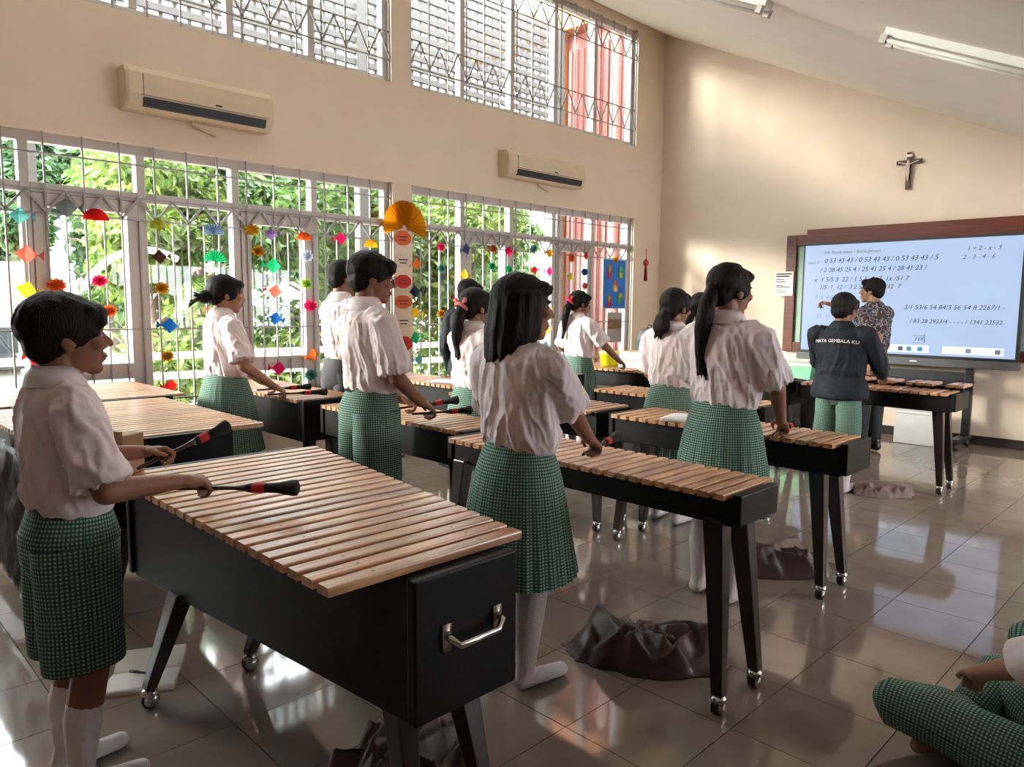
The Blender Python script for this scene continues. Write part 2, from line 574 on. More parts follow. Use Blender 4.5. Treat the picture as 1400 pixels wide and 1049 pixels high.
# ---------------------------------------------------------------- steel grilles inside the reveals
def bar_mesh(name, L, r, axis):
    bm = BM()
    if axis == 'z': box(bm, -r, r, -r, r, 0, L)
    else: box(bm, -r, r, 0, L, -r, r)
    bmesh.ops.recalc_face_normals(bm, faces=bm.faces[:])
    me = bpy.data.meshes.new(name)
    bm.to_mesh(me); bm.free()
    me.materials.append(M_GRILLE)
    return me
def grille(label, y0, y1, z0, z1, horiz, bands, split):
    gx = XW - .03
    root = thing('window_grille', label, 'grille', (gx, (y0 + y1) / 2, z0), group='steel window grilles')
    oy = (y0 + y1) / 2
    def put(me, y, z):
        o = bpy.data.objects.new('bar', me)
        COL.objects.link(o)
        o.parent = root
        o.location = (0, y - oy, z - z0)
    n = int(round((y1 - y0) / .25))
    st = (y1 - y0) / n
    full, low = bar_mesh('bar', z1 - z0, .006, 'z'), bar_mesh('bar', (split or z0) - z0, .005, 'z')
    for i in range(n + 1):
        y = min(max(y0 + i * st, y0 + .008), y1 - .008)
        put(full, y, z0)
        if split and i < n: put(low, y + st / 2, z0)
    hm = bar_mesh('bar', y1 - y0, .006, 'y')
    for z in horiz: put(hm, y0, z)
    for b0, b1 in bands:
        bm = BM()
        k = 0
        m = int(round((y1 - y0) / (st * .5)))
        for i in range(m):
            a, b = y0 + i * st * .5, y0 + (i + 1) * st * .5
            p, q = ((b0, b1) if i % 2 == 0 else (b1, b0))
            d = Vector((0, b - a, q - p))
            ln = d.length
            Mx = Matrix.Translation((.012, a - oy, p - z0)) @ d.to_track_quat('Y', 'Z').to_matrix().to_4x4()
            box(bm, -.003, .003, 0, ln, -.009, .009, Mx)
        obj('lattice_band', bm, M_GRILLE, root)
grille('steel bar grille with one zigzag band on the lower window far from the poster', YL0, YL1, WB, WH, [2.49, 2.24, 2.075, 1.24, .68], [(2.08, 2.235)], 2.075)
grille('steel bar grille with one zigzag band on the lower window holding the blue poster', YR0, YR1, WB, WH, [2.49, 2.24, 2.075, 1.24, .68], [(2.08, 2.235)], 2.075)
grille('steel bar grille with two zigzag bands on the high window facing only the pale screen', YL0, YL1, UB, UH, [3.80, 4.06, 4.72, 4.94], [(3.805, 4.055), (4.725, 4.935)], None)
grille('steel bar grille with two zigzag bands on the high window facing the pink building', YR0, YR1, UB, UH, [3.80, 4.06, 4.72, 4.94], [(3.805, 4.055), (4.725, 4.935)], None)

# ================================================================ outdoors
bm = BM()
box(bm, -60, XW - T, -40, 60, -.5, -.3)
tag(obj('ground', bm, mat('pale_paving', (.55, .52, .47), .9, var=.1, scale=2)), 'pale paved yard outside the windows', 'ground', kind='structure')
bm = BM()
box(bm, -7.8, XW - T, -6, 9.4, -.3, .1)
tag(obj('walkway', bm, mat('light_concrete', (.5, .48, .45), .9, var=.1)), 'light concrete walkway outside the windows', 'walkway', kind='structure')
# white railing
M_WHITE = mat('white_paint', (.8, .8, .78), .5, var=.04)
rl = thing('railing', 'white two-rail steel railing along the walkway outside', 'railing', (-7.6, 1.5, .1))
for z in (.92, .72):
    obj('rail', bbox(-.03, .03, -7, 7.9, z - .1 - .035, z - .1 + .035, .008, 1), M_WHITE, rl)
for i in range(9):
    obj('post', bbox(-.025, .025, -7 + i * 1.85 - .025, -7 + i * 1.85 + .025, 0, .86, .004, 1), M_WHITE, rl)
# pale sun screen above the walkway
M_SCREEN = mat('pale_grey_screen', (.10, .095, .095), .8, var=.05)
sc_ = thing('sun_screen', 'pale grey lattice sun screen of slats seen through the high windows', 'screen', (-8.5, 4, -.3))
sl = BM(); box(sl, -.03, .03, -6, 5.55, -.036, .036)
s0 = obj('slat', sl, M_SCREEN, sc_)
nz_ = 17
for k in range(nz_):
    o = s0 if k == 0 else copy_obj(s0, sc_)
    o.location = (0, 0, 3.75 + .3 + k * .137)
vb = BM(); box(vb, -.02, .02, -.022, .022, 0, .137 * (nz_ - 1))
v0 = obj('upright', vb, M_SCREEN, sc_)
for k in range(76):
    o = v0 if k == 0 else copy_obj(v0, sc_)
    o.location = (-.02, -5.9 + k * .152, 4.05)
for y in (-6, -2.2, 1.6, 5.5):
    obj('post', bbox(-.07, .07, y - .07, y + .07, 0, 6.3, .01, 1), M_SCREEN, sc_)
# pink building
M_PINK = mat('salmon_plaster', (.34, .12, .105), .8, var=.06, scale=3)
M_ORANGE = mat('orange_fascia', (.30, .10, .03), .7, var=.1)
pb = thing('pink_building', 'salmon pink building with ribbed wall and orange fascia beside the trees', 'building', (-7.4, 9.8, -.3))
obj('wall', bbox(-1.25, 1.3, 0, 2.5, 0, 6.6, .01, 1), M_PINK, pb)
rb = BM(); box(rb, -.025, .025, -.05, 0, 0, 6.0)
r0 = obj('rib', rb, M_PINK, pb)
for k in range(20):
    o = r0 if k == 0 else copy_obj(r0, pb)
    o.location = (-1.2 + k * .13, 0, 0)
for x in (-1.22, -.1):
    obj('column', bbox(x - .06, x + .06, -.12, 0, 0, 6.3, .006, 1), mat('pale_pink_trim', (.40, .26, .25), .7) if x > -1 else M_ORANGE, pb)
obj('fascia', bbox(-3.5, 1.4, -.3, .1, 6.25, 6.75, .01, 1), M_ORANGE, pb)

M_BARK = mat('tree_bark', (.14, .10, .07), .9, var=.3, scale=14, bump=.4, bscale=30)
LEAFS = [leaf_mat('yellow_green_leaf', (.085, .16, .03), (.30, .38, .09)), leaf_mat('mid_green_leaf', (.05, .12, .03), (.19, .29, .08)), leaf_mat('deep_green_leaf', (.035, .085, .035), (.12, .21, .08))]
def tree(name, label, x, y, z0, r, h, zc, nl, size, lm, seed, group):
    rg = random.Random(seed)
    root = thing(name, label, 'tree' if name == 'tree' else 'shrub', (x, y, -.3), group=group)
    bm = BM()
    top = zc + .3
    tube(bm, [(0, 0, 0), (.05, .03, top * .4), (-.04, .06, top * .75), (0, 0, top)], [.11, .09, .07, .03], 9)
    for k in range(7):
        a = rg.uniform(0, 2 * PI); hz = top * rg.uniform(.25, .8)
        e = Vector((math.cos(a) * r * .7, math.sin(a) * r * .7, hz + rg.uniform(.2, .9)))
        tube(bm, [(0, 0, hz), e * .5 + Vector((0, 0, hz * .5 + .1)), e], [.05, .03, .012], 6)
    obj('trunk', bm, M_BARK, root, True)
    # clumps of leaves
    cl = []
    for k in range(16):
        while True:
            p = Vector((rg.uniform(-1, 1), rg.uniform(-1, 1), rg.uniform(-1, 1)))
            if p.length < 1: break
        cl.append((Vector((p.x * r, p.y * r, zc + .3 + p.z * h)), rg.uniform(.35, .7)))
    V, F = [], []
    for k in range(nl):
        c, cr = cl[k % 16]
        d = Vector((rg.gauss(0, 1), rg.gauss(0, 1), rg.gauss(0, 1))).normalized() * cr * rg.uniform(.5, 1.05)
        p = c + d
        if p.z < .15: p.z = .15 + rg.random() * .4
        nrm = (d.normalized() * .6 + Vector((rg.gauss(0, .5), rg.gauss(0, .5), .6 + rg.gauss(0, .4)))).normalized()
        a, b, _ = frame_of(nrm)
        t = rg.uniform(0, 2 * PI)
        u = a * math.cos(t) + b * math.sin(t)
        v = nrm.cross(u)
        s = size * rg.uniform(.6, 1.25)
        q = len(V)
        V += [p - u * s * .5, p + v * s * .26 + nrm * s * .05, p + u * s * .5 - nrm * s * .12, p - v * s * .26 + nrm * s * .05]
        F += [(q, q + 1, q + 2), (q, q + 2, q + 3)]
    me = bpy.data.meshes.new('foliage')
    me.from_pydata([tuple(v) for v in V], [], F)
    tag(link_mesh('foliage', me, lm, root), kind='stuff')
TREES = [(-10.6, 3.6, 1.4, 1.6, 2.0, 7000, .22, 0), (-10.4, 6.2, 1.3, 1.5, 1.9, 7000, .20, 1), (-10.6, 8.9, 1.3, 1.5, 2.0, 7000, .20, 0),
         (-13.2, 5.3, 1.7, 2.2, 3.0, 7500, .24, 1), (-13.4, 8.7, 1.6, 2.2, 3.0, 7500, .24, 2), (-13.2, 11.6, 1.8, 2.2, 2.9, 7500, .22, 1),
         (-17, 5.0, 2.4, 2.8, 3.4, 9500, .32, 2), (-17, 10, 2.4, 2.8, 3.4, 9500, .32, 2), (-17, 15, 2.4, 2.8, 3.4, 9000, .32, 1), (-20.5, 7.5, 2.8, 3.4, 4.2, 9000, .38, 2), (-20.5, 13.2, 2.8, 3.4, 4.2, 9000, .38, 2), (-20.5, 18.8, 2.8, 3.4, 4.2, 8000, .38, 2), (-20.5, 1.8, 2.6, 3.4, 4.2, 8000, .38, 2)]
TLAB = ['yellow-green broad-leaved tree close behind the white railing', 'mid-green leafy tree beyond the railing outside', 'deep green tree standing furthest back outside the windows']
for i, (x, y, r, h, zc, nl, s, k) in enumerate(TREES):
    tree('tree', TLAB[k], x, y, 0, r, h, zc, nl, s, LEAFS[k], 40 + i, 'trees outside the windows')
for i, (x, y) in enumerate(((-9.1, 3.0), (-9.1, 4.7), (-9.1, 6.4), (-9.1, 8.1))):
    tree('shrub', 'low bright shrub right behind the white railing', x, y, 0, .5, .42, .40, 1500, .15, LEAFS[0], 90 + i, 'shrubs behind the railing')
# small white house with a pink roof, far left
hs_ = thing('house', 'small white house with pale red roof far behind the railing', 'house', (-15.0, 1.9, -.3))
obj('wall', bbox(-1.5, 1.5, -1.2, 1.25, 0, 1.75, .01, 1), M_WHITE, hs_)
bm = BM()
hexa(bm, [(-1.7, -1.4, 1.75), (1.7, -1.4, 1.75), (1.7, 1.45, 1.75), (-1.7, 1.45, 1.75), (-.4, -1.2, 2.4), (.4, -1.2, 2.4), (.4, 1.25, 2.4), (-.4, 1.25, 2.4)])
obj('roof', bm, mat('pale_red_roof', (.55, .27, .22), .8, var=.15, scale=12), hs_)
wn = obj('window', bbox(1.48, 1.54, .2, .75, .9, 1.4, .01, 1), M_ALU, hs_)
obj('pane', bbox(1.53, 1.55, .26, .69, .95, 1.35, .002, 1), mat('dark_pane', (.05, .06, .07), .2), wn)
# parked car seen below the house
ca = thing('car', 'pale grey parked car beyond the railing below the small house', 'car', (-10.9, 1.5, -.3))
bm = BM()
tube(bm, [(0, -1.0, .62), (0, -.95, .65), (0, .7, .65), (0, .98, .58)], [(.75, .30), (.8, .36), (.8, .36), (.7, .26)], 16, ref=(0, 0, 1))
obj('body', bm, mat('pale_grey_car_paint', (.5, .52, .54), .2, coat=.5), ca, True)
bm = BM()
hexa(bm, [(-.7, -.7, .95), (.7, -.7, .95), (.7, .55, .95), (-.7, .55, .95), (-.55, -.45, 1.4), (.55, -.45, 1.4), (.55, .3, 1.4), (-.55, .3, 1.4)])
obj('cabin', bevel(bm, .05, 2), mat('dark_car_glass', (.04, .05, .06), .1), ca, True)
for sx in (-.72, .72):
    for sy in (-.62, .6):
        bm = BM(); lathe(bm, [(.29, -.09), (.29, .09)], 18, Matrix.Translation((sx, sy, .29)) @ Matrix.Rotation(PI / 2, 4, 'Y'))
        obj('wheel', bm, M_RUBBER, ca)
# curved white pipe arch
bm = BM()
ap = []
for k in range(14):
    t = k / 13
    a = PI - t * 2.0
    ap.append((0, .75 + .75 * math.cos(a), 1.35 + .95 * math.sin(a) if t > .0 else 1.35))
tube(bm, [(0, 0, 0), (0, 0, .8)] + ap, [.035] * 16, 10)
o = obj('pipe_arch', bm, M_WHITE, None, True)
o.location = (-8.3, 2.05, -.3)
tag(o, 'white curved pipe arch standing in the shrubs outside', 'pipe')

# ================================================================ marimbas
def bar_unit():
    bm = BM()
    box(bm, -.5, .5, -.5, .5, -.011, .011)
    me = bpy.data.meshes.new('bar')
    return bm
BAR_MESH = {}
def bar_mesh_for(wd):
    k = round(wd, 4)
    if k not in BAR_MESH:
        bm = BM()
        box(bm, -wd / 2, wd / 2, -.5, .5, -.022, 0)
        ed = [e for e in bm.edges if abs(e.verts[0].co.y - e.verts[1].co.y) > .5 and e.verts[0].co.z > -.01]
        bmesh.ops.bevel(bm, geom=ed, offset=.005, segments=2, affect='EDGES', profile=.6)
        bmesh.ops.recalc_face_normals(bm, faces=bm.faces[:])
        me = bpy.data.meshes.new('bar')
        bm.to_mesh(me); bm.free()
        me.materials.append(M_BAR)
        BAR_MESH[k] = me
    return BAR_MESH[k]
def caster_mesh():
    bm = BM()
    lathe(bm, [(.012, .055), (.012, .075)], 10)
    tube(bm, [(-.014, 0, .03), (.014, 0, .03)], [.03, .03], 16)
    bmesh.ops.recalc_face_normals(bm, faces=bm.faces[:])
    me = bpy.data.meshes.new('wheel'); bm.to_mesh(me); bm.free(); me.materials.append(M_RUBBER)
    bm = BM()
    lathe(bm, [(.016, .046), (.03, .05), (.028, .064), (.012, .074)], 14)
    box(bm, -.022, -.016, -.014, .014, .022, .056); box(bm, .016, .022, -.014, .014, .022, .056)
    for s in (-1, 1):
        bmesh.ops.create_uvsphere(bm, u_segments=12, v_segments=6, radius=.027, matrix=Matrix.Translation((s * .016, 0, .032)) @ Matrix.Diagonal((.35, 1, 1, 1)))
    bmesh.ops.recalc_face_normals(bm, faces=bm.faces[:])
    m2 = bpy.data.meshes.new('caster'); bm.to_mesh(m2); bm.free(); m2.materials.append(M_STEEL)
    for m in (me, m2): m.polygons.foreach_set('use_smooth', [True] * len(m.polygons))
    return me, m2
WHEEL_ME, CAST_ME = caster_mesh()

def marimba(label, xr, xl, z, near, lenL, lenR, nb, body, bot, legs, panel=.035, handle=False, raised=False, far_straight=False, body_mat=None):
    """near = y of the bars' near ends; body = (near y, far y) at left and right; legs = [(top x, y), (foot x, y)] in world"""
    cx, cy = (xl + xr) / 2, near + (lenL + lenR) / 4
    root = thing('marimba', label, 'marimba', (cx, cy, 0), group='marimbas standing in rows')
    pitch = (xr - xl) / nb
    me = bar_mesh_for(pitch * .70)
    for i in range(nb):
        t = (i + .5) / nb
        ln = lenL + (lenR - lenL) * t
        o = bpy.data.objects.new('bar', me)
        COL.objects.link(o); o.parent = root
        o.scale = (1, ln, 1)
        yn = near + (0 if not far_straight else (lenL - lenR) * t * .5)
        o.location = (xl + (i + .5) * pitch - cx, yn + ln / 2 - cy, z)
    zt = z - .026
    bm = BM()
    (nl, fl), (nr, fr) = body
    X0, X1 = xl - .01 - cx, xr + .004 - cx
    hexa(bm, [(X0, nl - cy, bot), (X1, nr - cy, bot), (X1, fr - cy, bot), (X0, fl - cy, bot), (X0, nl - cy, zt), (X1, nr - cy, zt), (X1, fr - cy, zt), (X0, fl - cy, zt)])
    bevel(bm, .006, 2)
    obj('body', bm, body_mat or M_BLACK, root)
    # end boards
    obj('end_panel', bbox(X1 + .001, X1 + panel, nr - cy - .012, fr - cy + .012, bot + .01, z - (.026 if handle else .004), .006, 2), M_BLACK, root)
    obj('end_panel', bbox(X0 - panel, X0 - .001, nl - cy - .012, fl - cy + .012, bot + .01, z - .004, .006, 2), M_BLACK, root)
    if handle:
        bm = BM()
        hx = X1 + panel
        yc = (nr + fr) / 2 - cy + .01
        zh = z - .2
        tube(bm, [(hx, yc - .085, zh + .02), (hx + .022, yc - .085, zh + .012), (hx + .03, yc - .065, zh - .008), (hx + .03, yc + .065, zh - .008), (hx + .022, yc + .085, zh + .012), (hx, yc + .085, zh + .02)], [.010, .010, .009, .009, .010, .010], 10)
        for s in (-1, 1): box(bm, hx, hx + .006, yc + s * .085 - .014, yc + s * .085 + .014, zh - .025, zh + .045)
        tag(obj('handle', bm, M_STEEL, root, True), 'chrome carrying handle on the end panel')
    if raised:      # chromatic bars on a raised rail
        me2 = bar_mesh_for(pitch * .7)
        obj('rail', bbox(X0, X1, fr - cy - .03, fr - cy + .02, zt + .0, z + .025, .004, 1), M_BLACK, root)
        for i in range(nb):
            if i % 7 in (2, 6): continue
            o = bpy.data.objects.new('bar', me2)
            COL.objects.link(o); o.parent = root
            o.scale = (1, lenR * .8, 1)
            o.location = (xl + (i + 1) * pitch - cx, near + lenR * 1.18 - cy, z + .045)
    for (tx, ty), (fx, fy) in legs:
        bm = BM()
        a, b = Vector((tx - cx, ty - cy, bot + .02)), Vector((fx - cx, fy - cy, .072))
        hexa(bm, [b + Vector(q) for q in ((-.022, -.02, 0), (.022, -.02, 0), (.022, .02, 0), (-.022, .02, 0))] + [a + Vector(q) for q in ((-.04, -.033, 0), (.04, -.033, 0), (.04, .033, 0), (-.04, .033, 0))])
        bevel(bm, .005, 2)
        lg = obj('leg', bm, M_LEG, root)
        c = link_mesh('caster', CAST_ME, None, lg); c.location = (fx - cx, fy - cy, 0)
        wv = link_mesh('wheel', WHEEL_ME, None, lg); wv.location = (fx - cx, fy - cy, 0)
    return root

def std_legs(xr, xl, yc, sp=.135, out=.06):
    L_ = []
    for x, s in ((xr - .12, 1), (xl + .12, -1)):
        for q in (-1, 1):
            L_.append(((x, yc + q * .085), (x + s * out, yc + q * sp)))
    return L_

marimba('large bass marimba with chrome handle on its end, under the boy in gingham shorts', -1.37, -2.87, .83, .81, .82, .60, 22, ((.88, 1.56), (1.02, 1.335)), .43,
        [((-1.47, 1.06), (-1.46, 1.09)), ((-1.46, 1.25), (-1.40, 1.30)), ((-2.56, .93), (-2.69, .85)), ((-2.56, 1.30), (-2.70, 1.23))], handle=True)
marimba('wide bass marimba behind the boy in gingham shorts, its pale bars reaching toward the windows', -3.42, -4.78, .86, .72, .95, .95, 22, ((.80, 1.60), (.86, 1.48)), .46, std_legs(-3.42, -4.78, 1.15, .2))
marimba('bass marimba pushed up against the window sill beyond another bass marimba', -4.90, -5.92, .86, .80, 1.05, 1.05, 17, ((.90, 1.75), (.90, 1.75)), .46, std_legs(-4.9, -5.92, 1.3, .2))
marimba('alto marimba with orange-brown bars where the girl with loose hair plays', -1.24, -2.74, .80, 2.28, .44, .37, 25, ((2.33, 2.62), (2.33, 2.59)), .675, std_legs(-1.18, -2.8, 2.42), body_mat=M_BLACK)
marimba('alto marimba where the boy with glasses plays', -2.86, -4.2, .80, 2.44, .42, .40, 22, ((2.47, 2.80), (2.47, 2.78)), .60, std_legs(-2.86, -4.2, 2.64))
marimba('marimba against the windows where the girl with a hair bun plays', -4.44, -5.92, .81, 2.40, .52, .46, 23, ((2.44, 2.86), (2.44, 2.82)), .52, std_legs(-4.44, -5.92, 2.64))
marimba('alto marimba with an open songbook, played by the tall girl with a ponytail', -1.36, -2.70, .80, 3.52, .46, .36, 20, ((3.58, 3.92), (3.60, 3.88)), .63, std_legs(-1.36, -2.74, 3.73))
marimba('alto marimba behind the loose-haired girl, end to end with the songbook one', -2.86, -4.2, .80, 3.50, .46, .44, 20, ((3.56, 3.92), (3.56, 3.90)), .62, std_legs(-2.82, -4.2, 3.78))
marimba('marimba with a white music sheet beside the cloud-decorated pillar', -4.36, -5.7, .80, 3.78, .48, .44, 20, ((3.84, 4.22), (3.84, 4.18)), .58, std_legs(-4.36, -5.7, 4.0))
marimba('small marimba in front of the girl with the low short tail', -2.25, -3.62, .80, 4.50, .42, .36, 20, ((4.55, 4.85), (4.55, 4.82)), .65, std_legs(-2.25, -3.62, 4.7))
marimba('marimba loaded with dark books near the red-ribbon girl', -4.5, -5.85, .80, 5.02, .46, .42, 20, ((5.08, 5.42), (5.08, 5.40)), .58, std_legs(-4.5, -5.85, 5.25))
marimba('marimba carrying the lime bucket and book pile', -3.85, -5.5, .79, 6.15, .62, .60, 22, ((6.22, 6.70), (6.22, 6.68)), .60, std_legs(-3.85, -5.5, 6.45))
marimba('marimba with a raised second row of bars below the big screen', -1.57, -2.72, .81, 6.20, .40, .33, 16, ((6.24, 6.62), (6.24, 6.58)), .66, std_legs(-1.57, -2.78, 6.48), raised=True)
marimba('marimba with a black cloth on top beside the green box', -2.86, -3.74, .80, 6.20, .46, .42, 13, ((6.26, 6.60), (6.26, 6.58)), .58, std_legs(-2.86, -3.74, 6.42))

# ================================================================ wall things
# air conditioners
def aircon(label, y0, y1, z0, z1):
    cy = (y0 + y1) / 2
    hw = (y1 - y0) / 2
    h = z1 - z0
    r = thing('air_conditioner', label, 'air conditioner', (XW, cy, z0), group='wall air conditioners')
    prof = [(0, 0), (.12, 0), (.165, .035), (.185, .10), (.19, h * .6), (.18, h - .05), (.15, h - .005), (.10, h), (0, h)]
    bm = BM()
    rings = []
    for yy, s in ((-hw, .93), (-hw + .02, 1), (hw - .02, 1), (hw, .93)):
        rings.append([bm.verts.new((x * s, yy, h / 2 + (z - h / 2) * (.96 if s < 1 else 1))) for x, z in prof])
    for i in range(3):
        for k in range(len(prof)):
            q = (k + 1) % len(prof)
            bm.faces.new([rings[i][k], rings[i][q], rings[i + 1][q], rings[i + 1][k]])
    bm.faces.new(rings[0][::-1]); bm.faces.new(rings[-1])
    obj('body', bm, M_CREAM, r)
    bm = BM()
    hexa(bm, [(.135, -hw * .80, .018), (.17, -hw * .80, .028), (.17, hw * .88, .028), (.135, hw * .88, .018), (.15, -hw * .80, .082), (.19, -hw * .80, .085), (.19, hw * .88, .085), (.15, hw * .88, .082)])
    obj('air_outlet', bm, mat('dark_vent', (.012, .016, .024), .5), r)
    for k in range(3):
        obj('louvre', bbox(.172 + k * .005, .176 + k * .006, -hw * .79, hw * .87, .036 + k * .017, .040 + k * .017, .001, 1), M_CHARC, r)
    obj('front_panel_seam', bbox(.184, .1925, -hw * .84, hw * .92, .098, .101, .001, 1), mat('brown_seam', (.25, .17, .1), .6), r)
    obj('badge', bbox(.186, .1945, .08, .13, .118, .128, .001, 1), M_INK, r)
    obj('side_seam', bbox(.17, .1915, -hw * .80, -hw * .79, .10, h * .8, .001, 1), mat('brown_seam', (.25, .17, .1), .6), r)
    bm = BM()
    tube(bm, [(.06, hw * -.1, .0), (.06, hw * -.1, -.02), (.03, hw * .1, -.05), (.01, hw * .25, -.07)], [.012] * 4, 8)
    obj('drain_hose', bm, M_CREAM, r, True)
aircon('cream wall air conditioner above the window far from the poster', 1.90, 3.04, 2.87, 3.18)
aircon('cream wall air conditioner above the window next to the blue poster', 5.80, 7.12, 2.87, 3.16)

# fluorescent battens on the sloping ceiling, running down the slope
sl_dir = Vector((1, 0, -CSL)).normalized()
sl_n = Vector((-CSL, 0, -1)).normalized()
def batten(label, x0, y, L, on=False):
    p = Vector((x0, y, CZ0 - CSL * (x0 - XW)))
    Mx = Matrix((( sl_dir.x, 0, sl_n.x, p.x), (sl_dir.y, 1, sl_n.y, p.y), (sl_dir.z, 0, sl_n.z, p.z), (0, 0, 0, 1)))
    r = thing('fluorescent_batten', label, 'lamp', p)
    Ml = Matrix.Translation(-p) @ Mx
    bm = BM(); box(bm, 0, L, -.05, .05, 0, .045, Ml)
    obj('channel', bm, M_WHITE, r)
    for s in (-.055, .055):
        bm = BM(); tube(bm, [Ml @ Vector((.02, s, .07)), Ml @ Vector((L - .02, s, .07))], [.013, .013], 12)
        obj('tube', bm, mat('unlit_tube_glass', (.72, .70, .66), .3), r, True)
        for e in (.02, L - .02):
            bm = BM(); box(bm, e - .02, e + .02, s - .018, s + .018, .04, .09, Ml)
            obj('socket', bm, M_ALU, r)
batten('white twin fluorescent batten on the lower part of the sloping ceiling', -1.66, 4.78, 1.2)
batten('white twin fluorescent batten higher up the sloping ceiling', -3.5, 4.78, 1.2)

# wooden framed board behind the screen
bd = thing('framed_board', 'dark red wooden framed green board fixed to the wall behind the screen', 'board', (-2.7, YW, .9))
bx0, bx1 = -4.17 + 2.7, 2.2 + 2.7 - 3.4
obj('board', bbox(bx0 + .05, bx1 - .05, -.03, -.005, .05, 1.36, .002, 1), mat('green_board', (.30, .46, .36), .5, var=.1), bd)
for a, b, c, d in ((bx0, bx0 + .13, 0, 1.43), (bx1 - .13, bx1, 0, 1.43), (bx0 + .13, bx1 - .13, 1.30, 1.43), (bx0 + .13, bx1 - .13, 0, .12)):
    obj('frame_rail', bbox(a, b, -.06, -.001, c, d, .008, 2), M_MAHOG, bd)
obj('pelmet', bbox(bx0 + .28, bx1 - .5, -.13, -.062, 1.30, 1.48, .008, 2), M_MAHOG, bd)

# big screen on a wheeled stand
TVY = YW - .22
tv = thing('display_screen', 'large lit touch screen with handwritten numbers on a wheeled stand', 'screen', (-2.8, TVY, 0))
sx0, sx1, sz0, sz1 = at(1101.5, 336.5, 1, TVY - .04).x + 2.8, at(1387.5, 489, 1, TVY - .04).x + 2.8, .945, 2.175
bm = bbox(sx0 - .025, sx1 + .025, -.03, .05, sz0 - .03, sz1 + .03, .006, 2)
obj('casing', bm, M_CHARC, tv)
bm = BM(); box(bm, sx0, sx1, -.036, -.030, sz0, sz1)
def screen_mat():
    m = emit('lit_screen', (.42, .54, .76), 1.0)
    nt = m.node_tree
    p = nt.nodes['Principled BSDF']
    tc = nt.nodes.new('ShaderNodeTexCoord'); nz = nt.nodes.new('ShaderNodeTexNoise')
    nz.inputs['Scale'].default_value = .8
    nt.links.new(tc.outputs['Object'], nz.inputs['Vector'])
    nt.links.new(mathn(nt, 'ADD', mathn(nt, 'MULTIPLY', nz.outputs['Fac'], .15), .85), p.inputs['Emission Strength'])
    return m
scr = obj('display', bm, screen_mat(), tv)
obj('speaker_bar', bbox(sx0 - .05, sx1 + .04, -.05, .05, sz0 - .115, sz0 - .031, .008, 2), mat('grey_plastic', (.10, .10, .105), .4), tv)
obj('power_light', bbox(.18, .25, -.054, -.049, sz0 - .075, sz0 - .06, .001, 1), M_EYEW, tv)
for s in (sx0 + .35, sx1 - .40):
    obj('upright', bbox(s - .04, s + .04, .0, .06, .12, 1.5, .006, 2), M_CHARC, tv)
    ft = obj('foot', bbox(s - .045, s + .045, -.38, .12, .075, .12, .006, 2), M_CHARC, tv)
    for yy in (-.33, .08):
        bm = BM(); tube(bm, [(s - .025, yy, .038), (s + .025, yy, .038)], [.037, .037], 14)
        obj('wheel', bm, M_RUBBER, ft, True)
obj('crossbar', bbox(sx0 + .36, sx1 - .41, .01, .05, .62, .78, .006, 2), M_CHARC, tv)
obj('shelf', bbox(sx0 + .3, sx1 - .36, -.25, .08, .66, .69, .006, 2), M_CHARC, tv)
# writing on the screen
M_PEN = mat('screen_ink', (.05, .06, .10), .6)
M_PALE = emit('pale_toolbar', (.78, .86, .97), 1.0)
def text_mesh(s, size, shear=0, extrude=.001, font_scale=1):
    cu = bpy.data.curves.new('text', 'FONT')
    cu.body = s; cu.size = size; cu.shear = shear; cu.extrude = extrude
    cu.resolution_u = 2
    o = bpy.data.objects.new('tmp', cu)
    COL.objects.link(o)
    bpy.context.view_layer.update()
    me = bpy.data.meshes.new_from_object(o.evaluated_get(bpy.context.evaluated_depsgraph_get()))
    bpy.data.objects.remove(o)
    bpy.data.curves.remove(cu)
    return me
SW, SH = sx1 - sx0, sz1 - sz0
def write(u, v, s, size, m=M_PEN, shear=.25, rot=0, name='handwriting'):
    me = text_mesh(s, size, shear)
    me.materials.clear(); me.materials.append(m)
    o = bpy.data.objects.new(name, me)
    COL.objects.link(o)
    o.parent = scr
    o.location = (sx0 + u * SW, -.038, sz0 + (1 - v) * SH)
    o.rotation_euler = (PI / 2, rot, 0)
M_FAINT = mat('faint_screen_ink', (.22, .27, .36), .6)
write(.10, .085, '5/4  Pembukaan - Satria Januari', .050, M_FAINT)
write(.015, .175, 'mars 2', .050, M_FAINT)
write(.105, .17, '0 53 43 43 / 0 53 43 43 / 0 53 43 43 / 5', .075)
write(.085, .255, '/ 2 28 45 25 4 / 25 41 25 4 / 28 41 23 /', .072)
write(.055, .345, 'x  1 5/5 3  22 / 1 5 5  2  7  1x /51 7', .072)
write(.085, .415, '1/5  1  12 /  3 2 5  7  7  12/32  7', .068)
write(.065, .51, '2  5  4 3 2  5 1 7', .06, M_FAINT)
write(.075, .60, '1  7  .  5 3', .06, M_FAINT)
write(.075, .69, '15  13  5', .065, M_FAINT)
write(.075, .79, '7 3 . 1', .06, M_FAINT)
write(.775, .105, '1 = 2 - x - 3', .062)
write(.76, .175, '2 - 3 - 4 - 6', .062)
write(.515, .60, '3/1 53/6 54 84/3 56 54 8 2267/1 -', .069)
write(.545, .72, '/ 83 28 2923/4 - - - - / 1341 23532', .062)
write(.575, .875, 'HX', .06)
for a, b, c, d in ((.565, .62, .83, .833), (.617, .62, .815, .895), (.565, .61, .893, .896)):
    obj('handwriting', bbox(sx0 + a * SW, sx0 + b * SW, -.038, -.0365, sz0 + (1 - d) * SH, sz0 + (1 - c) * SH, .0005, 1), M_PEN, scr)
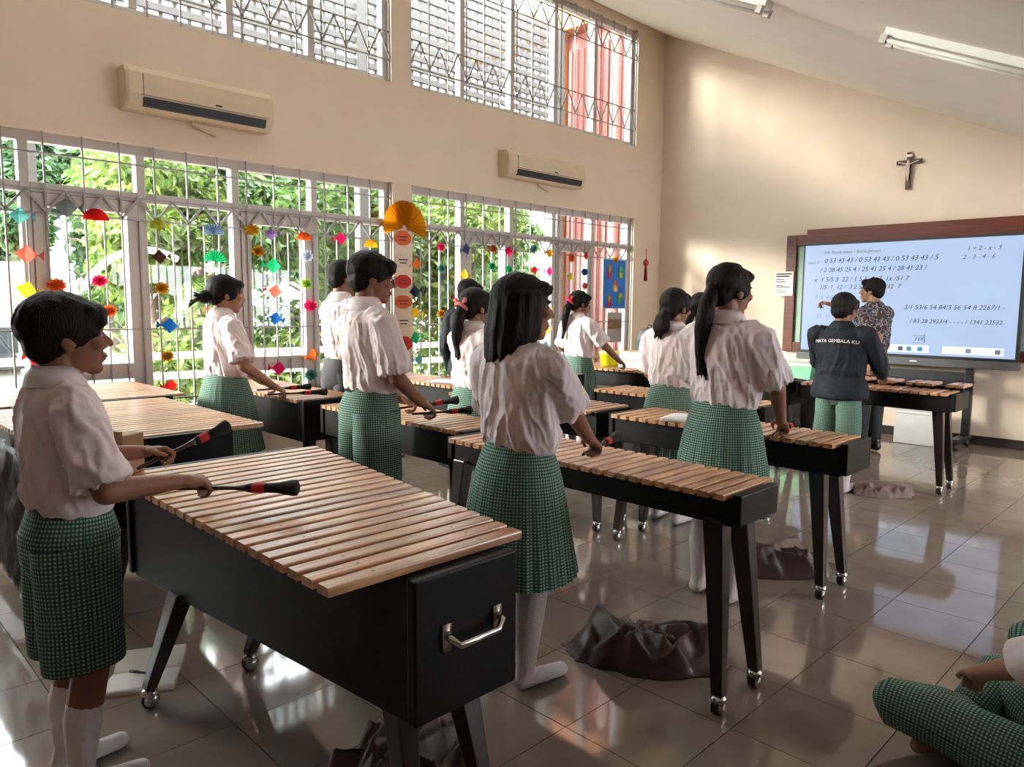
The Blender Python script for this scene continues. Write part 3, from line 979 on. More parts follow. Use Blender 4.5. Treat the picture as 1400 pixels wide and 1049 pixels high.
for a, b in ((.40, .64), (.70, .955)):
    obj('toolbar', bbox(sx0 + a * SW, sx0 + b * SW, -.038, -.0362, sz0 + .02 * SH, sz0 + .085 * SH, .0008, 1), M_PALE, scr)
for a, c in ((.50, M_PEN), (.54, mat('teal_icon', (.03, .22, .35), .5)), (.59, mat('blue_icon', (.02, .2, .55), .5)), (.80, M_FAINT), (.92, M_FAINT)):
    obj('icon', bbox(sx0 + a * SW, sx0 + (a + .022) * SW, -.0395, -.0380, sz0 + .033 * SH, sz0 + .07 * SH, .0005, 1), c, scr)

# notice sheet taped to the frame
pn = thing('notice_sheet', 'white printed notice taped over the wooden board frame', 'notice', (-4.18, YW - .068, 1.74))
obj('sheet', bbox(-.12, .12, -.003, 0, -.15, .15, .0008, 1), M_PAPER, pn)
for k, (wd, h) in enumerate(((.20, .016), (.17, .016), (.10, .010), (.12, .010), (.09, .010), (.18, .010), (.10, .008), (.13, .008))):
    zz = .12 - (0, .028, .07, .095, .14, .16, .20, .22)[k]
    obj('printed_line', bbox(-.10, -.10 + wd, -.0038, -.003, zz - h / 2, zz + h / 2, .0002, 1), M_INK, pn)

# crucifix
cr = thing('crucifix', 'dark wooden crucifix with pale figure on the wall above the screen', 'crucifix', (-2.83, YW - .02, 2.96))
bm = BM()
for a, b, c, d in ((-.025, .025, -.20, .20), ):
    box(bm, a, b, -.012, .012, c, d)
bevel(bm, .003, 1)
obj('upright', bm, mat('dark_cross_wood', (.07, .03, .018), .4), cr)
obj('crossbeam', bbox(-.13, .13, -.010, .010, .075, .12, .003, 1), mat('dark_cross_wood', (.07, .03, .018), .4), cr)
obj('plaque', bbox(-.03, .03, -.018, -.012, .15, .175, .002, 1), M_PAPER, cr)

# red knot ornament with tassel
kn = thing('knot_ornament', 'red knotted cord ornament with tassel beside the corner', 'ornament', (XW + .015, 8.66, 2.0))
bm = BM(); tube(bm, [(0, 0, .10), (0, 0, .24)], [.004, .004], 6); obj('cord', bm, M_TREDS, kn)
bm = BM()
for a in range(4):
    bmesh.ops.create_cone(bm, cap_ends=True, segments=12, radius1=.03, radius2=.03, depth=.016, matrix=Matrix.Translation((0, .022 * math.cos(a * PI / 2), .05 + .022 * math.sin(a * PI / 2))) @ Matrix.Rotation(PI / 2, 4, 'Y'))
obj('knot', bm, M_TREDS, kn)
bm = BM(); bmesh.ops.create_uvsphere(bm, u_segments=10, v_segments=6, radius=.016, matrix=Matrix.Translation((.006, 0, .05))); obj('bead', bm, M_CARDB, kn, True)
bm = BM(); tube(bm, [(0, 0, .01), (0, 0, -.03), (0, 0, -.20)], [.008, .016, .024], 12, mod=lambda i, t: 1 + .12 * math.cos(6 * t)); obj('tassel', bm, mat('deep_red_thread', (.25, .01, .012), .8), kn, True)

# blue poster and framed picture hanging on the grille
po = thing('poster', 'bright blue poster with small cut-out figures hung on the window grille', 'poster', (XW - .012, 7.98, 1.74))
obj('sheet', bbox(0, .006, -.24, .24, -.32, .32, .001, 1), mat('bright_blue_card', (.01, .16, .62), .6, var=.05), po)
obj('border', bbox(-.002, .004, -.25, .25, -.33, .33, .001, 1), M_PAPER, po)
PCOL = [(.6, .35, .05), (.1, .45, .3), (.75, .03, .06), (.35, .5, .1), (.7, .2, .1), (.8, .6, .2)]
for k, (yy, zz) in enumerate(((-.12, .20), (.12, .20), (-.13, .12), (.12, .12), (0, .0), (0, -.06), (-.12, -.20), (.10, -.22), (-.12, -.26), (.12, -.16))):
    bm = bbox(.006, .012, yy - .045, yy + .045, zz - .04, zz + .04, .02, 3) if k % 2 else bbox(.006, .010, yy - .03, yy + .03, zz - .05, zz + .05, .015, 2)
    c = PCOL[k % 6]
    obj('cut_out', bm, mat('paper_%d' % (k % 6), c, .7), po)
pc = thing('picture_card', 'small grey picture card with brown band below the blue poster', 'picture', (XW - .012, 8.0, 1.16))
obj('card', bbox(0, .005, -.16, .16, -.2, .2, .001, 1), mat('grey_card', (.38, .38, .40), .6), pc)
obj('printed_band', bbox(.005, .007, -.15, .15, -.02, .11, .0005, 1), mat('brown_print', (.22, .13, .07), .6, var=.4, scale=30), pc)

# yellow paper fan and clouds on the pillar
def fan_mesh(R, a0, a1, n, depth=.014, r0=.0):
    bm = BM()
    inn, out = [], []
    for k in range(n + 1):
        a = a0 + (a1 - a0) * k / n
        d = depth * (1 if k % 2 else -1)
        out.append(bm.verts.new((.02 + d, R * math.cos(a), R * math.sin(a))))
        inn.append(bm.verts.new((.02 + d * .1, r0 * math.cos(a), r0 * math.sin(a))))
    for k in range(n):
        bm.faces.new([inn[k], out[k], out[k + 1], inn[k + 1]])
    r = bmesh.ops.solidify(bm, geom=bm.faces[:], thickness=.002)
    return bm
yf = obj('paper_fan', fan_mesh(.265, -.35, PI + .30, 44, .014, .03), paper_mat('golden_yellow_paper', (.72, .36, .01)))
yf.location = (XW + .004, 4.50, 2.21)
tag(yf, 'large golden yellow pleated paper fan on the pillar between the windows', 'paper fan')
M_ORP = mat('orange_paper', (.62, .12, .03), .7, var=.05)
M_REDP = mat('red_paper', (.55, .015, .015), .7, var=.05)
M_WHP = mat('cream_paper', (.66, .55, .45), .7, var=.03)
def cloud(label, y, z, w_, h_, m, round_=True):
    bm = BM()
    n = 40
    vs = []
    for k in range(n):
        t = 2 * PI * k / n
        s = 1 + (.06 * abs(math.sin(4 * t)) if round_ else 0)
        vs.append(bm.verts.new((0, w_ / 2 * math.cos(t) * s, h_ / 2 * math.sin(t) * s)))
    f = bm.faces.new(vs)
    ex = bmesh.ops.extrude_face_region(bm, geom=[f])
    for v in ex['geom']:
        if isinstance(v, bmesh.types.BMVert): v.co.x += .006
    root = thing('paper_cloud', label, 'paper cutout', (XW + .002, y, z))
    obj('cutout', bm, m, root)
    for k, (dz, wd) in enumerate(((.012, .6), (-.02, .45))):
        obj('lettering', bbox(.0062, .0072, -w_ * wd / 2, w_ * wd / 2, dz - .006, dz + .006, .0004, 1), M_INK if m is M_WHP else mat('dark_brown_ink', (.12, .03, .02), .7), root)
for lab, py, w_, h_, m in (('orange cloud-shaped paper tag right below the yellow fan', 326, .20, .14, M_ORP), ('cream cloud-shaped paper tag below the orange one under the fan', 357, .19, .13, M_WHP),
                           ('red cloud-shaped paper tag high on the pillar', 385, .19, .13, M_REDP), ('wide orange cloud-shaped paper tag midway down the pillar', 413, .21, .13, M_ORP),
                           ('cream cloud-shaped paper tag low on the pillar', 440, .19, .13, M_WHP), ('red cloud-shaped paper tag low on the pillar', 470, .21, .15, M_REDP), ('cream cloud-shaped paper tag lowest on the pillar', 495, .19, .12, M_WHP)):
    p = at(554, py, 0, XW)
    cloud(lab, 4.485, p.z, w_, h_, m)

# ================================================================ paper decorations on strings
def fish_mesh():
    bm = BM()
    pts = [(0, -.07, 0), (.012, -.012, .056), (.0, .045, 0), (.012, -.012, -.056), (.02, -.02, 0), (.004, .075, .03), (.004, .075, -.03), (.010, .052, 0)]
    v = [bm.verts.new(p) for p in pts]
    for f in ((0, 1, 4), (1, 2, 4), (2, 3, 4), (3, 0, 4), (2, 5, 7), (2, 7, 6), (5, 6, 7)):
        bm.faces.new([v[i] for i in f])
    bmesh.ops.solidify(bm, geom=bm.faces[:], thickness=.003)
    return bm
def flower_mesh():
    bm = BM()
    for rr, x in ((.062, 0), (.05, .012), (.034, .022)):
        n = 20
        c = bm.verts.new((x + .012, 0, 0))
        ring = [bm.verts.new((x + (.012 if k % 2 else -.004), rr * (1 if k % 2 else .78) * math.cos(2 * PI * k / n), rr * (1 if k % 2 else .78) * .8 * math.sin(2 * PI * k / n))) for k in range(n)]
        for k in range(n): bm.faces.new([c, ring[k], ring[(k + 1) % n]])
    bmesh.ops.solidify(bm, geom=bm.faces[:], thickness=.0015)
    return bm
DEC_ME = {}
for nm, bmx in (('fish', fish_mesh()), ('fan', fan_mesh(.078, .05, PI - .05, 22, .008, .0)), ('flower', flower_mesh())):
    bmesh.ops.recalc_face_normals(bmx, faces=bmx.faces[:])
    me = bpy.data.meshes.new('paper_' + nm); bmx.to_mesh(me); bmx.free(); me.materials.append(None)
    DEC_ME[nm] = me
DC = dict(teal=(.10, .32, .30), grey=(.22, .25, .25), red=(.65, .02, .02), salmon=(.62, .18, .12), pink=(.8, .04, .24), orange=(.75, .2, .04), yellow=(.8, .55, .03), olive=(.38, .36, .03), slate=(.17, .25, .36), brown=(.08, .02, .015),
          green=(.02, .48, .20), blue=(.01, .10, .35), purple=(.24, .12, .33), white=(.7, .74, .8), magenta=(.62, .01, .12), lime=(.45, .62, .08), gold=(.62, .34, .02), navy=(.02, .035, .10))
DECO = [(30, 295, 'fish', 'teal'), (95, 284, 'fish', 'grey'), (131, 296, 'fan', 'red'), (40, 348, 'fish', 'salmon'), (137, 384, 'flower', 'pink'), (78, 390, 'flower', 'orange'), (40, 397, 'fish', 'yellow'), (219, 307, 'fish', 'olive'),
        (292, 316, 'fan', 'slate'), (221, 351, 'fish', 'brown'), (294, 353, 'fan', 'green'), (222, 394, 'flower', 'gold'), (230, 445, 'fish', 'blue'), (293, 425, 'fish', 'salmon'), (48, 491, 'fish', 'red'), (150, 425, 'flower', 'orange'),
        (373, 320, 'fish', 'purple'), (345, 314, 'flower', 'yellow'), (416, 324, 'fan', 'orange'), (354, 343, 'flower', 'gold'), (372, 363, 'fish', 'green'), (420, 350, 'flower', 'white'), (375, 398, 'fish', 'salmon'), (420, 388, 'flower', 'lime'),
        (425, 418, 'flower', 'pink'), (379, 436, 'fish', 'blue'), (465, 326, 'fish', 'magenta'), (507, 334, 'fan', 'yellow'), (427, 486, 'fish', 'orange'), (426, 513, 'flower', 'teal'), (380, 504, 'fish', 'magenta'), (232, 528, 'fish', 'red'), (230, 487, 'flower', 'gold'),
        (604, 338, 'flower', 'pink'), (637, 341, 'fish', 'navy'), (675, 340, 'flower', 'salmon'), (698, 344, 'fish', 'magenta'), (731, 340, 'flower', 'teal'), (751, 346, 'fish', 'gold'), (604, 367, 'flower', 'teal'), (673, 364, 'flower', 'green'), (697, 368, 'flower', 'green'),
        (733, 369, 'fish', 'red'), (637, 376, 'fish', 'yellow'), (751, 371, 'fish', 'pink'), (569, 361, 'fish', 'orange'), (569, 398, 'fish', 'navy'), (570, 428, 'fish', 'yellow'), (570, 462, 'fish', 'green'), (572, 492, 'fish', 'teal'), (604, 429, 'flower', 'gold'),
        (606, 460, 'flower', 'teal'), (635, 406, 'fish', 'red'), (782, 353, 'flower', 'orange'), (801, 350, 'fish', 'red'), (800, 372, 'flower', 'blue'), (781, 379, 'fish', 'olive'), (800, 391, 'flower', 'salmon'), (842, 355, 'flower', 'yellow'), (751, 395, 'fish', 'brown'),
        (750, 424, 'fish', 'gold'), (749, 451, 'fish', 'yellow'), (748, 473, 'fish', 'teal'), (732, 455, 'flower', 'green'), (730, 478, 'flower', 'red'), (736, 401, 'flower', 'red')]
strands = {}
for px_, py_, kind, c in DECO:
    p = at(px_, py_, 0, XW + .01)
    for k in strands:
        if abs(k - p.y) < .13: strands[k].append((p, kind, c)); break
    else: strands[p.y] = [(p, kind, c)]
ORD = ['topmost', 'second', 'third', 'fourth', 'fifth', 'sixth', 'seventh']
CNT = ['first', 'second', 'third', 'fourth', 'fifth']
M_THREAD = mat('white_thread', (.6, .6, .58), .8)
for k, lst in strands.items():
    lst.sort(key=lambda q: -q[0].z)
    yy = lst[0][0].y
    if yy < 4.48: bay, side = min(4, sum(1 for m in ML if m > yy)), 'side away from poster'
    else: bay, side = min(4, sum(1 for m in MR if m < yy)), 'poster side'
    bm = BM()
    tube(bm, [(0, 0, 0), (0, 0, 2.09 - lst[-1][0].z)], [.0012, .0012], 5)
    o = obj('garland_thread', bm, M_THREAD)
    o.location = (XW - .014, yy, lst[-1][0].z)
    tag(o, 'thread with %d paper shapes, %s topmost, %s bay from pillar, %s' % (len(lst), lst[0][2], CNT[bay], side), 'thread', 'garland threads')
    for i, (p, kind, c) in enumerate(lst):
        me = DEC_ME[kind].copy()
        me.materials[0] = paper_mat(c + '_craft_paper', DC[c])
        o = bpy.data.objects.new('paper_' + kind, me)
        COL.objects.link(o)
        o.location = (XW - .004, p.y, p.z - (.03 if kind == 'fan' else 0))
        s = random.uniform(.9, 1.15) * (1.1 if kind == 'fish' else 1)
        o.scale = (s, s * random.choice((1, -1)) if kind == 'fish' else s, s)
        o.rotation_euler = (random.uniform(-.3, .3) if kind == 'fish' else 0, 0, random.uniform(-.15, .15))
        tag(o, '%s paper %s, %s on its thread, %s bay from pillar, %s' % (c, kind, ORD[i], CNT[bay], side), 'paper ' + kind, 'paper garlands on the windows')

# ================================================================ people
class Blob:
    """closed solids that are fused into one continuous surface"""
    def __init__(s): s.bm = BM()
    def ell(s, c, r, R=None):
        M = Matrix.Translation(Vector(c)) @ (R.to_4x4() if R else Matrix.Identity(4)) @ Matrix.Diagonal((r[0], r[1], r[2], 1))
        bmesh.ops.create_icosphere(s.bm, subdivisions=3, radius=1, matrix=M)
    def cap(s, p, q, r0, r1, n=14):
        p, q = Vector(p), Vector(q)
        d = (q - p).normalized()
        pts, rad = [], []
        for k in range(5):
            a = PI / 2 * (1 - k / 4)
            pts.append(p - d * r0 * math.sin(a)); rad.append(max(r0 * math.cos(a), r0 * .02))
        for k in range(5):
            a = PI / 2 * k / 4
            pts.append(q + d * r1 * math.sin(a)); rad.append(max(r1 * math.cos(a), r1 * .02))
        s.path(pts, rad, n, d)
    def path(s, pts, rad, n, d):
        a, b, _ = frame_of(d)
        rings = []
        for p, r in zip(pts, rad):
            rings.append([s.bm.verts.new(p + a * (r * math.cos(2 * PI * k / n)) + b * (r * math.sin(2 * PI * k / n))) for k in range(n)])
        for i in range(len(rings) - 1):
            for k in range(n): s.bm.faces.new([rings[i][k], rings[i][(k + 1) % n], rings[i + 1][(k + 1) % n], rings[i + 1][k]])
        s.bm.faces.new(rings[0][::-1]); s.bm.faces.new(rings[-1])
    def tube(s, pts, rad, n=14, ref=None): tube(s.bm, pts, rad, n, ref)
    def stack(s, rings, n=28):
        """rings = (cx, cy, z, rx, ry)"""
        R = []
        for cx, cy, z, rx, ry in rings:
            R.append([s.bm.verts.new((cx + rx * math.cos(2 * PI * k / n), cy + ry * math.sin(2 * PI * k / n), z)) for k in range(n)])
        for i in range(len(R) - 1):
            for k in range(n): s.bm.faces.new([R[i][k], R[i][(k + 1) % n], R[i + 1][(k + 1) % n], R[i + 1][k]])
        s.bm.faces.new(R[0][::-1]); s.bm.faces.new(R[-1])
    def build(s, name, m, parent, vox=.008, smooth=4, dec=None, disp=None):
        bmesh.ops.recalc_face_normals(s.bm, faces=s.bm.faces[:])
        me = bpy.data.meshes.new(name)
        s.bm.to_mesh(me); s.bm.free()
        o = bpy.data.objects.new('tmp', me)
        COL.objects.link(o)
        md = o.modifiers.new('r', 'REMESH'); md.mode = 'VOXEL'; md.voxel_size = vox
        if smooth:
            sm = o.modifiers.new('s', 'SMOOTH'); sm.factor = .5; sm.iterations = smooth
        if dec:
            dm = o.modifiers.new('d', 'DECIMATE'); dm.ratio = dec
        bpy.context.view_layer.update()
        res = bpy.data.meshes.new_from_object(o.evaluated_get(bpy.context.evaluated_depsgraph_get()))
        bpy.data.objects.remove(o); bpy.data.meshes.remove(me)
        res.name = name
        if disp:
            nn = [v.normal.copy() for v in res.vertices]
            for v, n in zip(res.vertices, nn): v.co += n * disp(v.co, n)
        res.materials.clear(); res.materials.append(m)
        return link_mesh(name, res, None, parent, True)

def ik(S, T, l1, l2, hint):
    d = T - S
    D = min(d.length, (l1 + l2) * .995)
    u = d.normalized()
    a = (l1 * l1 - l2 * l2 + D * D) / (2 * D)
    h = math.sqrt(max(l1 * l1 - a * a, 0))
    hv = Vector(hint) - u * Vector(hint).dot(u)
    hv.normalize()
    return S + u * a + hv * h, S + u * D

def hand(B, wr, u, n, t, k, grip=1.0):
    """palm and five fingers; u forward, n toward the palm side, t toward the thumb; k scale"""
    R = Matrix((t, u, -n)).transposed()
    B.ell(wr + u * .048 * k, (.037 * k, .050 * k, .017 * k), R)
    B.cap(wr - u * .012 * k, wr + u * .03 * k, .023 * k, .024 * k)
    for i in range(4):
        b = wr + u * (.088 - (.006 if i == 3 else 0)) * k + t * (.028 - .019 * i) * k
        ln = (.040, .044, .041, .033)[i] * k
        ang = 0
        for q, (da, f) in enumerate(((.75 * grip, 1), (1.25 * grip, .68), (.9 * grip, .55))):
            ang += da
            e = b + (u * math.cos(ang) + n * math.sin(ang)) * ln * f
            B.cap(b, e, (.0092 - .0008 * q) * k, (.0088 - .0009 * q) * k, 10)
            b = e
    b = wr + u * .028 * k + t * .030 * k + n * .004 * k
    e = b + (u * .75 + t * .45 + n * .45).normalized() * .040 * k
    B.cap(b, e, .013 * k, .0105 * k, 10)
    B.cap(e, e + (u * .9 - t * .25 + n * .3).normalized() * .030 * k, .0102 * k, .0085 * k, 10)

def mallet(label, grip, tip, tail=.09):
    d = (tip - grip)
    L = d.length
    r = thing('mallet', label, 'mallet', grip)
    r.rotation_mode = 'QUATERNION'
    r.rotation_quaternion = d.to_track_quat('Z', 'Y')
    bm = BM(); lathe(bm, [(.006, -tail), (.0065, -tail + .01), (.0065, L * .35), (.009, L * .42), (.0125, L * .50)], 14)
    obj('stick', bm, M_STICK, r, True)
    bm = BM(); lathe(bm, [(.012, L * .48), (.0145, L * .52), (.0145, L * .70), (.0145, L * .72)], 16)
    obj('grip_tape', bm, M_MALLET, r, True)
    bm = BM(); lathe(bm, [(.0152, L * .54), (.0156, L * .55), (.0158, L * .66), (.0154, L * .67)], 16)
    obj('band', bm, M_TREDS, r, True)
    bm = BM(); lathe(bm, [(.0145, L * .70), (.017, L * .82), (.022, L * .90), (.025, L * .96), (.024, L), (.014, L + .006)], 18)
    obj('head', bm, M_MALLET, r, True)

TORSO = [(.560, .080, .062, .004), (.585, .098, .074, .004), (.615, .104, .078, .003), (.66, .103, .076, .0), (.71, .108, .076, -.002), (.755, .112, .074, -.004), (.79, .108, .066, -.008), (.815, .088, .054, -.011), (.835, .052, .042, -.012), (.852, .040, .038, -.010)]
def torso_at(z, H, w_=1):
    f = z / H
    for a, b in zip(TORSO, TORSO[1:]):
        if a[0] <= f <= b[0]:
            t = (f - a[0]) / (b[0] - a[0])
            return [(a[i] + (b[i] - a[i]) * t) * H * (w_ if i < 3 else 1) for i in (1, 2, 3)]
    return [TORSO[0][i] * H for i in (1, 2, 3)]

def head_parts(B, hc, RH, k):
    P = lambda *v: hc + RH @ (Vector(v) * k)
    B.ell(P(0, -.014, .022), (.073 * k, .092 * k, .088 * k), RH)
    B.ell(P(0, .028, -.028), (.058 * k, .062 * k, .078 * k), RH)
    B.ell(P(0, .020, -.062), (.050 * k, .052 * k, .045 * k), RH)
    B.ell(P(0, .062, -.092), (.026 * k, .024 * k, .022 * k), RH)
    B.cap(P(0, .082, .012), P(0, .106, -.024), .0085 * k, .0125 * k, 10)
    B.ell(P(.012, .092, -.030), (.010 * k, .010 * k, .008 * k), RH)
    B.ell(P(-.012, .092, -.030), (.010 * k, .010 * k, .008 * k), RH)
    B.ell(P(0, .078, .022), (.045 * k, .014 * k, .012 * k), RH)
    B.ell(P(0, .086, -.056), (.021 * k, .012 * k, .007 * k), RH)
    B.ell(P(0, .084, -.068), (.019 * k, .012 * k, .008 * k), RH)
    for s in (-1, 1):
        B.ell(P(s * .073, -.012, -.012), (.010 * k, .020 * k, .031 * k), RH)
        B.ell(P(s * .042, .062, -.022), (.020 * k, .022 * k, .020 * k), RH)

def person(label, x, y, H, yaw=0, hair='short', lower='skirt', top='shirt', R=None, L=None, head=(0, 0), skin=None, vox=.008, dec=None, hem=.27, wid=1.0, legx=.055, feet=True, elbow=.65, hs=1.1, hairlen=.2, tie=None):
    """R / L = (wrist point, aim point) in world; returns (root, grips)"""
    skin = skin or M_SKIN
    root = thing('person', label, 'person', (x, y, 0), yaw)
    Mi = (Matrix.Translation((x, y, 0)) @ Matrix.Rotation(yaw, 4, 'Z')).inverted()
    rg = random.Random(int(abs(x * 1000) + abs(y * 77)))
    B = Blob()
    k = hs * (H / 1.62) ** .55
    hc = Vector((0, .012 * H, H - .118 * k))
    RH = Matrix.Rotation(head[0], 3, 'Z') @ Matrix.Rotation(-head[1], 3, 'X')
    head_parts(B, hc, RH, k)
    nb = Vector((0, -.012 * H, .825 * H))
    B.cap(nb, hc + RH @ Vector((0, -.02, -.05)) * k, .036 * H, .033 * H)
    # trunk under the clothes
    B.stack([(0, o * H, f * H, a * H * .86 * wid, b * H * .84) for f, a, b, o in TORSO[:-2]] )
    B.stack([(0, 0, f * H, a * H, b * H) for f, a, b in ((.46, .085, .065), (.52, .092, .072), (.575, .076, .058))])
    # legs
    for s in (-1, 1):
        hp, kn, an = Vector((s * .045 * H, 0, .5 * H)), Vector((s * legx * H, .012 * H, .28 * H)), Vector((s * legx * H, -.018 * H, .055 * H))
        B.cap(hp, kn, .052 * H, .035 * H)
        B.cap(kn, kn * .45 + an * .55 + Vector((0, -.008 * H, 0)), .034 * H, .034 * H)
        B.cap(kn * .45 + an * .55 + Vector((0, -.008 * H, 0)), an, .033 * H, .021 * H)
        B.cap(an, Vector((an.x, an.y - .01 * H, .022 * H)), .021 * H, .019 * H)
        B.cap(Vector((an.x, -.03 * H, .02 * H)), Vector((an.x + s * .012 * H, .085 * H, .017 * H)), .019 * H, .015 * H)
    grips = {}
    sleeves = []
    for s, tgt in ((1, R), (-1, L)):
        S = Vector((s * .108 * H * wid, -.012 * H, .795 * H))
        l1, l2 = .172 * H, .150 * H
        if tgt is None:
            W_ = Vector((s * .145 * H, .03 * H, .485 * H)); aim = W_ + Vector((0, .02, -.2))
            hint = (s * .3, -1, 0); grip = .45
        else:
            W_ = Mi @ Vector(tgt[0]); aim = Mi @ Vector(tgt[1]); grip = 1.0
            hint = (s * elbow, -.6, -.8) if len(tgt) < 3 else tgt[2]
        E, W_ = ik(S, W_, l1, l2, hint)
        B.cap(S + (E - S) * .12 - Vector((s * .012 * H, 0, .008 * H)), E, .027 * H, .025 * H); B.cap(E, W_, .0255 * H, .0165 * H)
        fa = (W_ - E).normalized()
        if tgt is None:
            u, n = fa, Vector((-s, 0, 0))
            n = (n - u * n.dot(u)).normalized()
            t = Vector((0, 1, 0)); t = (t - u * t.dot(u)); t = (t - n * t.dot(n)).normalized()
        else:
            u = (fa + (aim - W_).normalized() * .6).normalized()
            n = Vector((-s * .35, 0, -1)); n = (n - u * n.dot(u)).normalized()
            t = u.cross(n) * (-1 if s > 0 else 1)
            if t.x * s > 0: t = -t
        kh = H / 1.68
        hand(B, W_, u, n, t, kh, grip)
        gp = W_ + u * .082 * kh + n * .030 * kh
        grips[s] = (Mi.inverted() @ gp, Mi.inverted() @ aim)
        sleeves.append((s, S, E, W_))
    B.build('body', skin, root, vox, 3, dec)
    # face details
    P = lambda *v: hc + RH @ (Vector(v) * k)
    for s in (-1, 1):
        bm = BM()
        bmesh.ops.create_uvsphere(bm, u_segments=12, v_segments=8, radius=1, matrix=Matrix.Translation(P(s * .030, .0775, .0)) @ RH.to_4x4() @ Matrix.Diagonal((.013 * k, .006 * k, .0055 * k, 1)))
        e = obj('eye', bm, M_EYEW, root, True)
        bm = BM()
        bmesh.ops.create_uvsphere(bm, u_segments=10, v_segments=6, radius=1, matrix=Matrix.Translation(P(s * .030, .0805, .0)) @ RH.to_4x4() @ Matrix.Diagonal((.0055 * k, .0042 * k, .0054 * k, 1)))
        obj('iris', bm, M_EYE, e, True)
        bm = BM(); tube(bm, [P(s * .014, .0885, .019), P(s * .030, .086, .024), P(s * .048, .072, .019)], [.002 * k, .003 * k, .0015 * k], 8)
        obj('eyebrow', bm, M_HAIR, root, True)
    bm = BM()
    tube(bm, [P(-.022, .083, -.062), P(-.008, .0945, -.0605), P(.008, .0945, -.0605), P(.022, .083, -.062)], [.0015 * k, .0045 * k, .0045 * k, .0015 * k], 8)
    obj('lips', bm, M_LIP, root, True)
    # hair
    Hh = Blob()
    if hair in ('short', 'bowl', 'crop'):
        f = {'short': 1.0, 'bowl': 1.05, 'crop': .95}[hair]
        Hh.ell(P(0, -.020, .036), (.086 * k * f, .106 * k * f, .090 * k * f), RH)
        Hh.ell(P(0, -.055, -.010), (.070 * k, .058 * k, .070 * k), RH)
        if hair != 'crop':
            Hh.ell(P(0, .048, .062), (.074 * k, .058 * k, .040 * k), RH)
            Hh.ell(P(.02, .074, .046), (.045 * k, .028 * k, .026 * k), RH)
            Hh.ell(P(-.025, .072, .048), (.042 * k, .028 * k, .026 * k), RH)
        else: Hh.ell(P(0, .046, .072), (.068 * k, .05 * k, .034 * k), RH)
        for s in (-1, 1): Hh.ell(P(s * .066, -.006, .016), (.020 * k, .045 * k, .040 * k), RH)
    else:
        Hh.ell(P(0, -.022, .030), (.084 * k, .104 * k, .090 * k), RH)
        Hh.ell(P(0, -.062, -.020), (.066 * k, .05 * k, .062 * k), RH)
        Hh.ell(P(0, .045, .064), (.066 * k, .052 * k, .034 * k), RH)
        for s in (-1, 1): Hh.ell(P(s * .064, .002, .008), (.021 * k, .046 * k, .050 * k), RH)
        if hair == 'bun':
            Hh.ell(P(0, -.125, -.035), (.042 * k, .040 * k, .042 * k), RH)
            Hh.cap(P(0, -.08, -.02), P(0, -.12, -.035), .028 * k, .03 * k)
            for j in range(9):
                a = rg.uniform(-1.2, 1.2)
                Hh.cap(P(.01 * a, -.14, -.04), P(.045 * a, -.20, -.03 - .05 * rg.random() + .04 * a), .009 * k, .005 * k, 8)
        elif hair == 'pony':
            n_ = 6
            pts = [P(0, -.10, .0)] + [P(.012 * math.sin(j), -.125 - .012 * math.sin(j * .8), -.02 - hairlen * j / n_) for j in range(1, n_ + 1)]
            for j in range(n_):
                Hh.cap(pts[j], pts[j + 1], (.030, .036, .037, .034, .028, .020)[j] * k, (.036, .037, .034, .028, .020, .010)[j] * k)
            for j in range(6):
                a = rg.uniform(-.8, .8)
                Hh.cap(pts[-2] + Vector((a * .02, 0, 0)), pts[-1] + Vector((a * .03, rg.uniform(-.02, .02), -.02 - .03 * rg.random())), .009 * k, .004 * k, 8)
        elif hair == 'low':
            Hh.cap(P(0, -.09, -.055), P(.0, -.115, -.085), .036 * k, .046 * k)
            Hh.ell(P(.0, -.12, -.125), (.060 * k, .040 * k, .060 * k), RH)
            for j in range(8):
                a = rg.uniform(-1, 1)
                Hh.cap(P(.05 * a, -.12, -.14), P(.075 * a, -.125 + .02 * rg.random(), -.19 - .02 * rg.random()), .012 * k, .005 * k, 8)
        elif hair == 'bob':
            for a in range(-5, 6):
                t = a / 5 * 2.0
                p0 = P(.074 * math.sin(t), -.02 - .072 * math.cos(t), .03)
                p1 = P(.079 * math.sin(t), -.03 - .078 * math.cos(t), -.085)
                dz = -.140 - .022 * abs(math.cos(t)) + (.028 * rg.random() if abs(a) > 2 else 0)
                p2 = P(.085 * math.sin(t) * 1.02, -.045 - .072 * math.cos(t), dz - .015)
                Hh.cap(p0, p1, .030 * k, .031 * k, 10); Hh.cap(p1, p2, .031 * k, .015 * k, 10)
            for j in range(12):
                t = rg.uniform(-2.1, 2.1)
                Hh.cap(P(.082 * math.sin(t), -.045 - .074 * math.cos(t), -.12), P(.094 * math.sin(t), -.045 - .080 * math.cos(t), -.172 - .03 * rg.random()), .010 * k, .004 * k, 8)
    def strand(co, n):
        q = Vector((co.x * 55, co.y * 55, co.z * 9))
        return (noise.noise(q) * .0035 + noise.noise(q * 2.3) * .0018) * k
    Hh.build('hair', M_HAIR, root, .006 if vox < .007 else .0075, 3, .5, strand)
    if tie:
        bm = BM()
        c0, ax = P(0, -.112, -.012), (RH @ Vector((0, -.55, -.8))).normalized()
        a_, b_, _ = frame_of(ax)
        tube(bm, [c0 + (a_ * math.cos(t) + b_ * math.sin(t)) * .037 * k for t in [2 * PI * j / 20 for j in range(21)]], [.011 * k] * 21, 8, cap=False)
        for s in (-1, 1):
            tube(bm, [c0 + RH @ Vector((s * .02, -.01, .02)) * k, c0 + RH @ Vector((s * .05, -.015, .045)) * k, c0 + RH @ Vector((s * .062, -.015, .03)) * k], [.006 * k, .014 * k, .005 * k], 8)
        tag(obj('hair_tie', bm, tie, root, True), 'bright cloth hair tie')
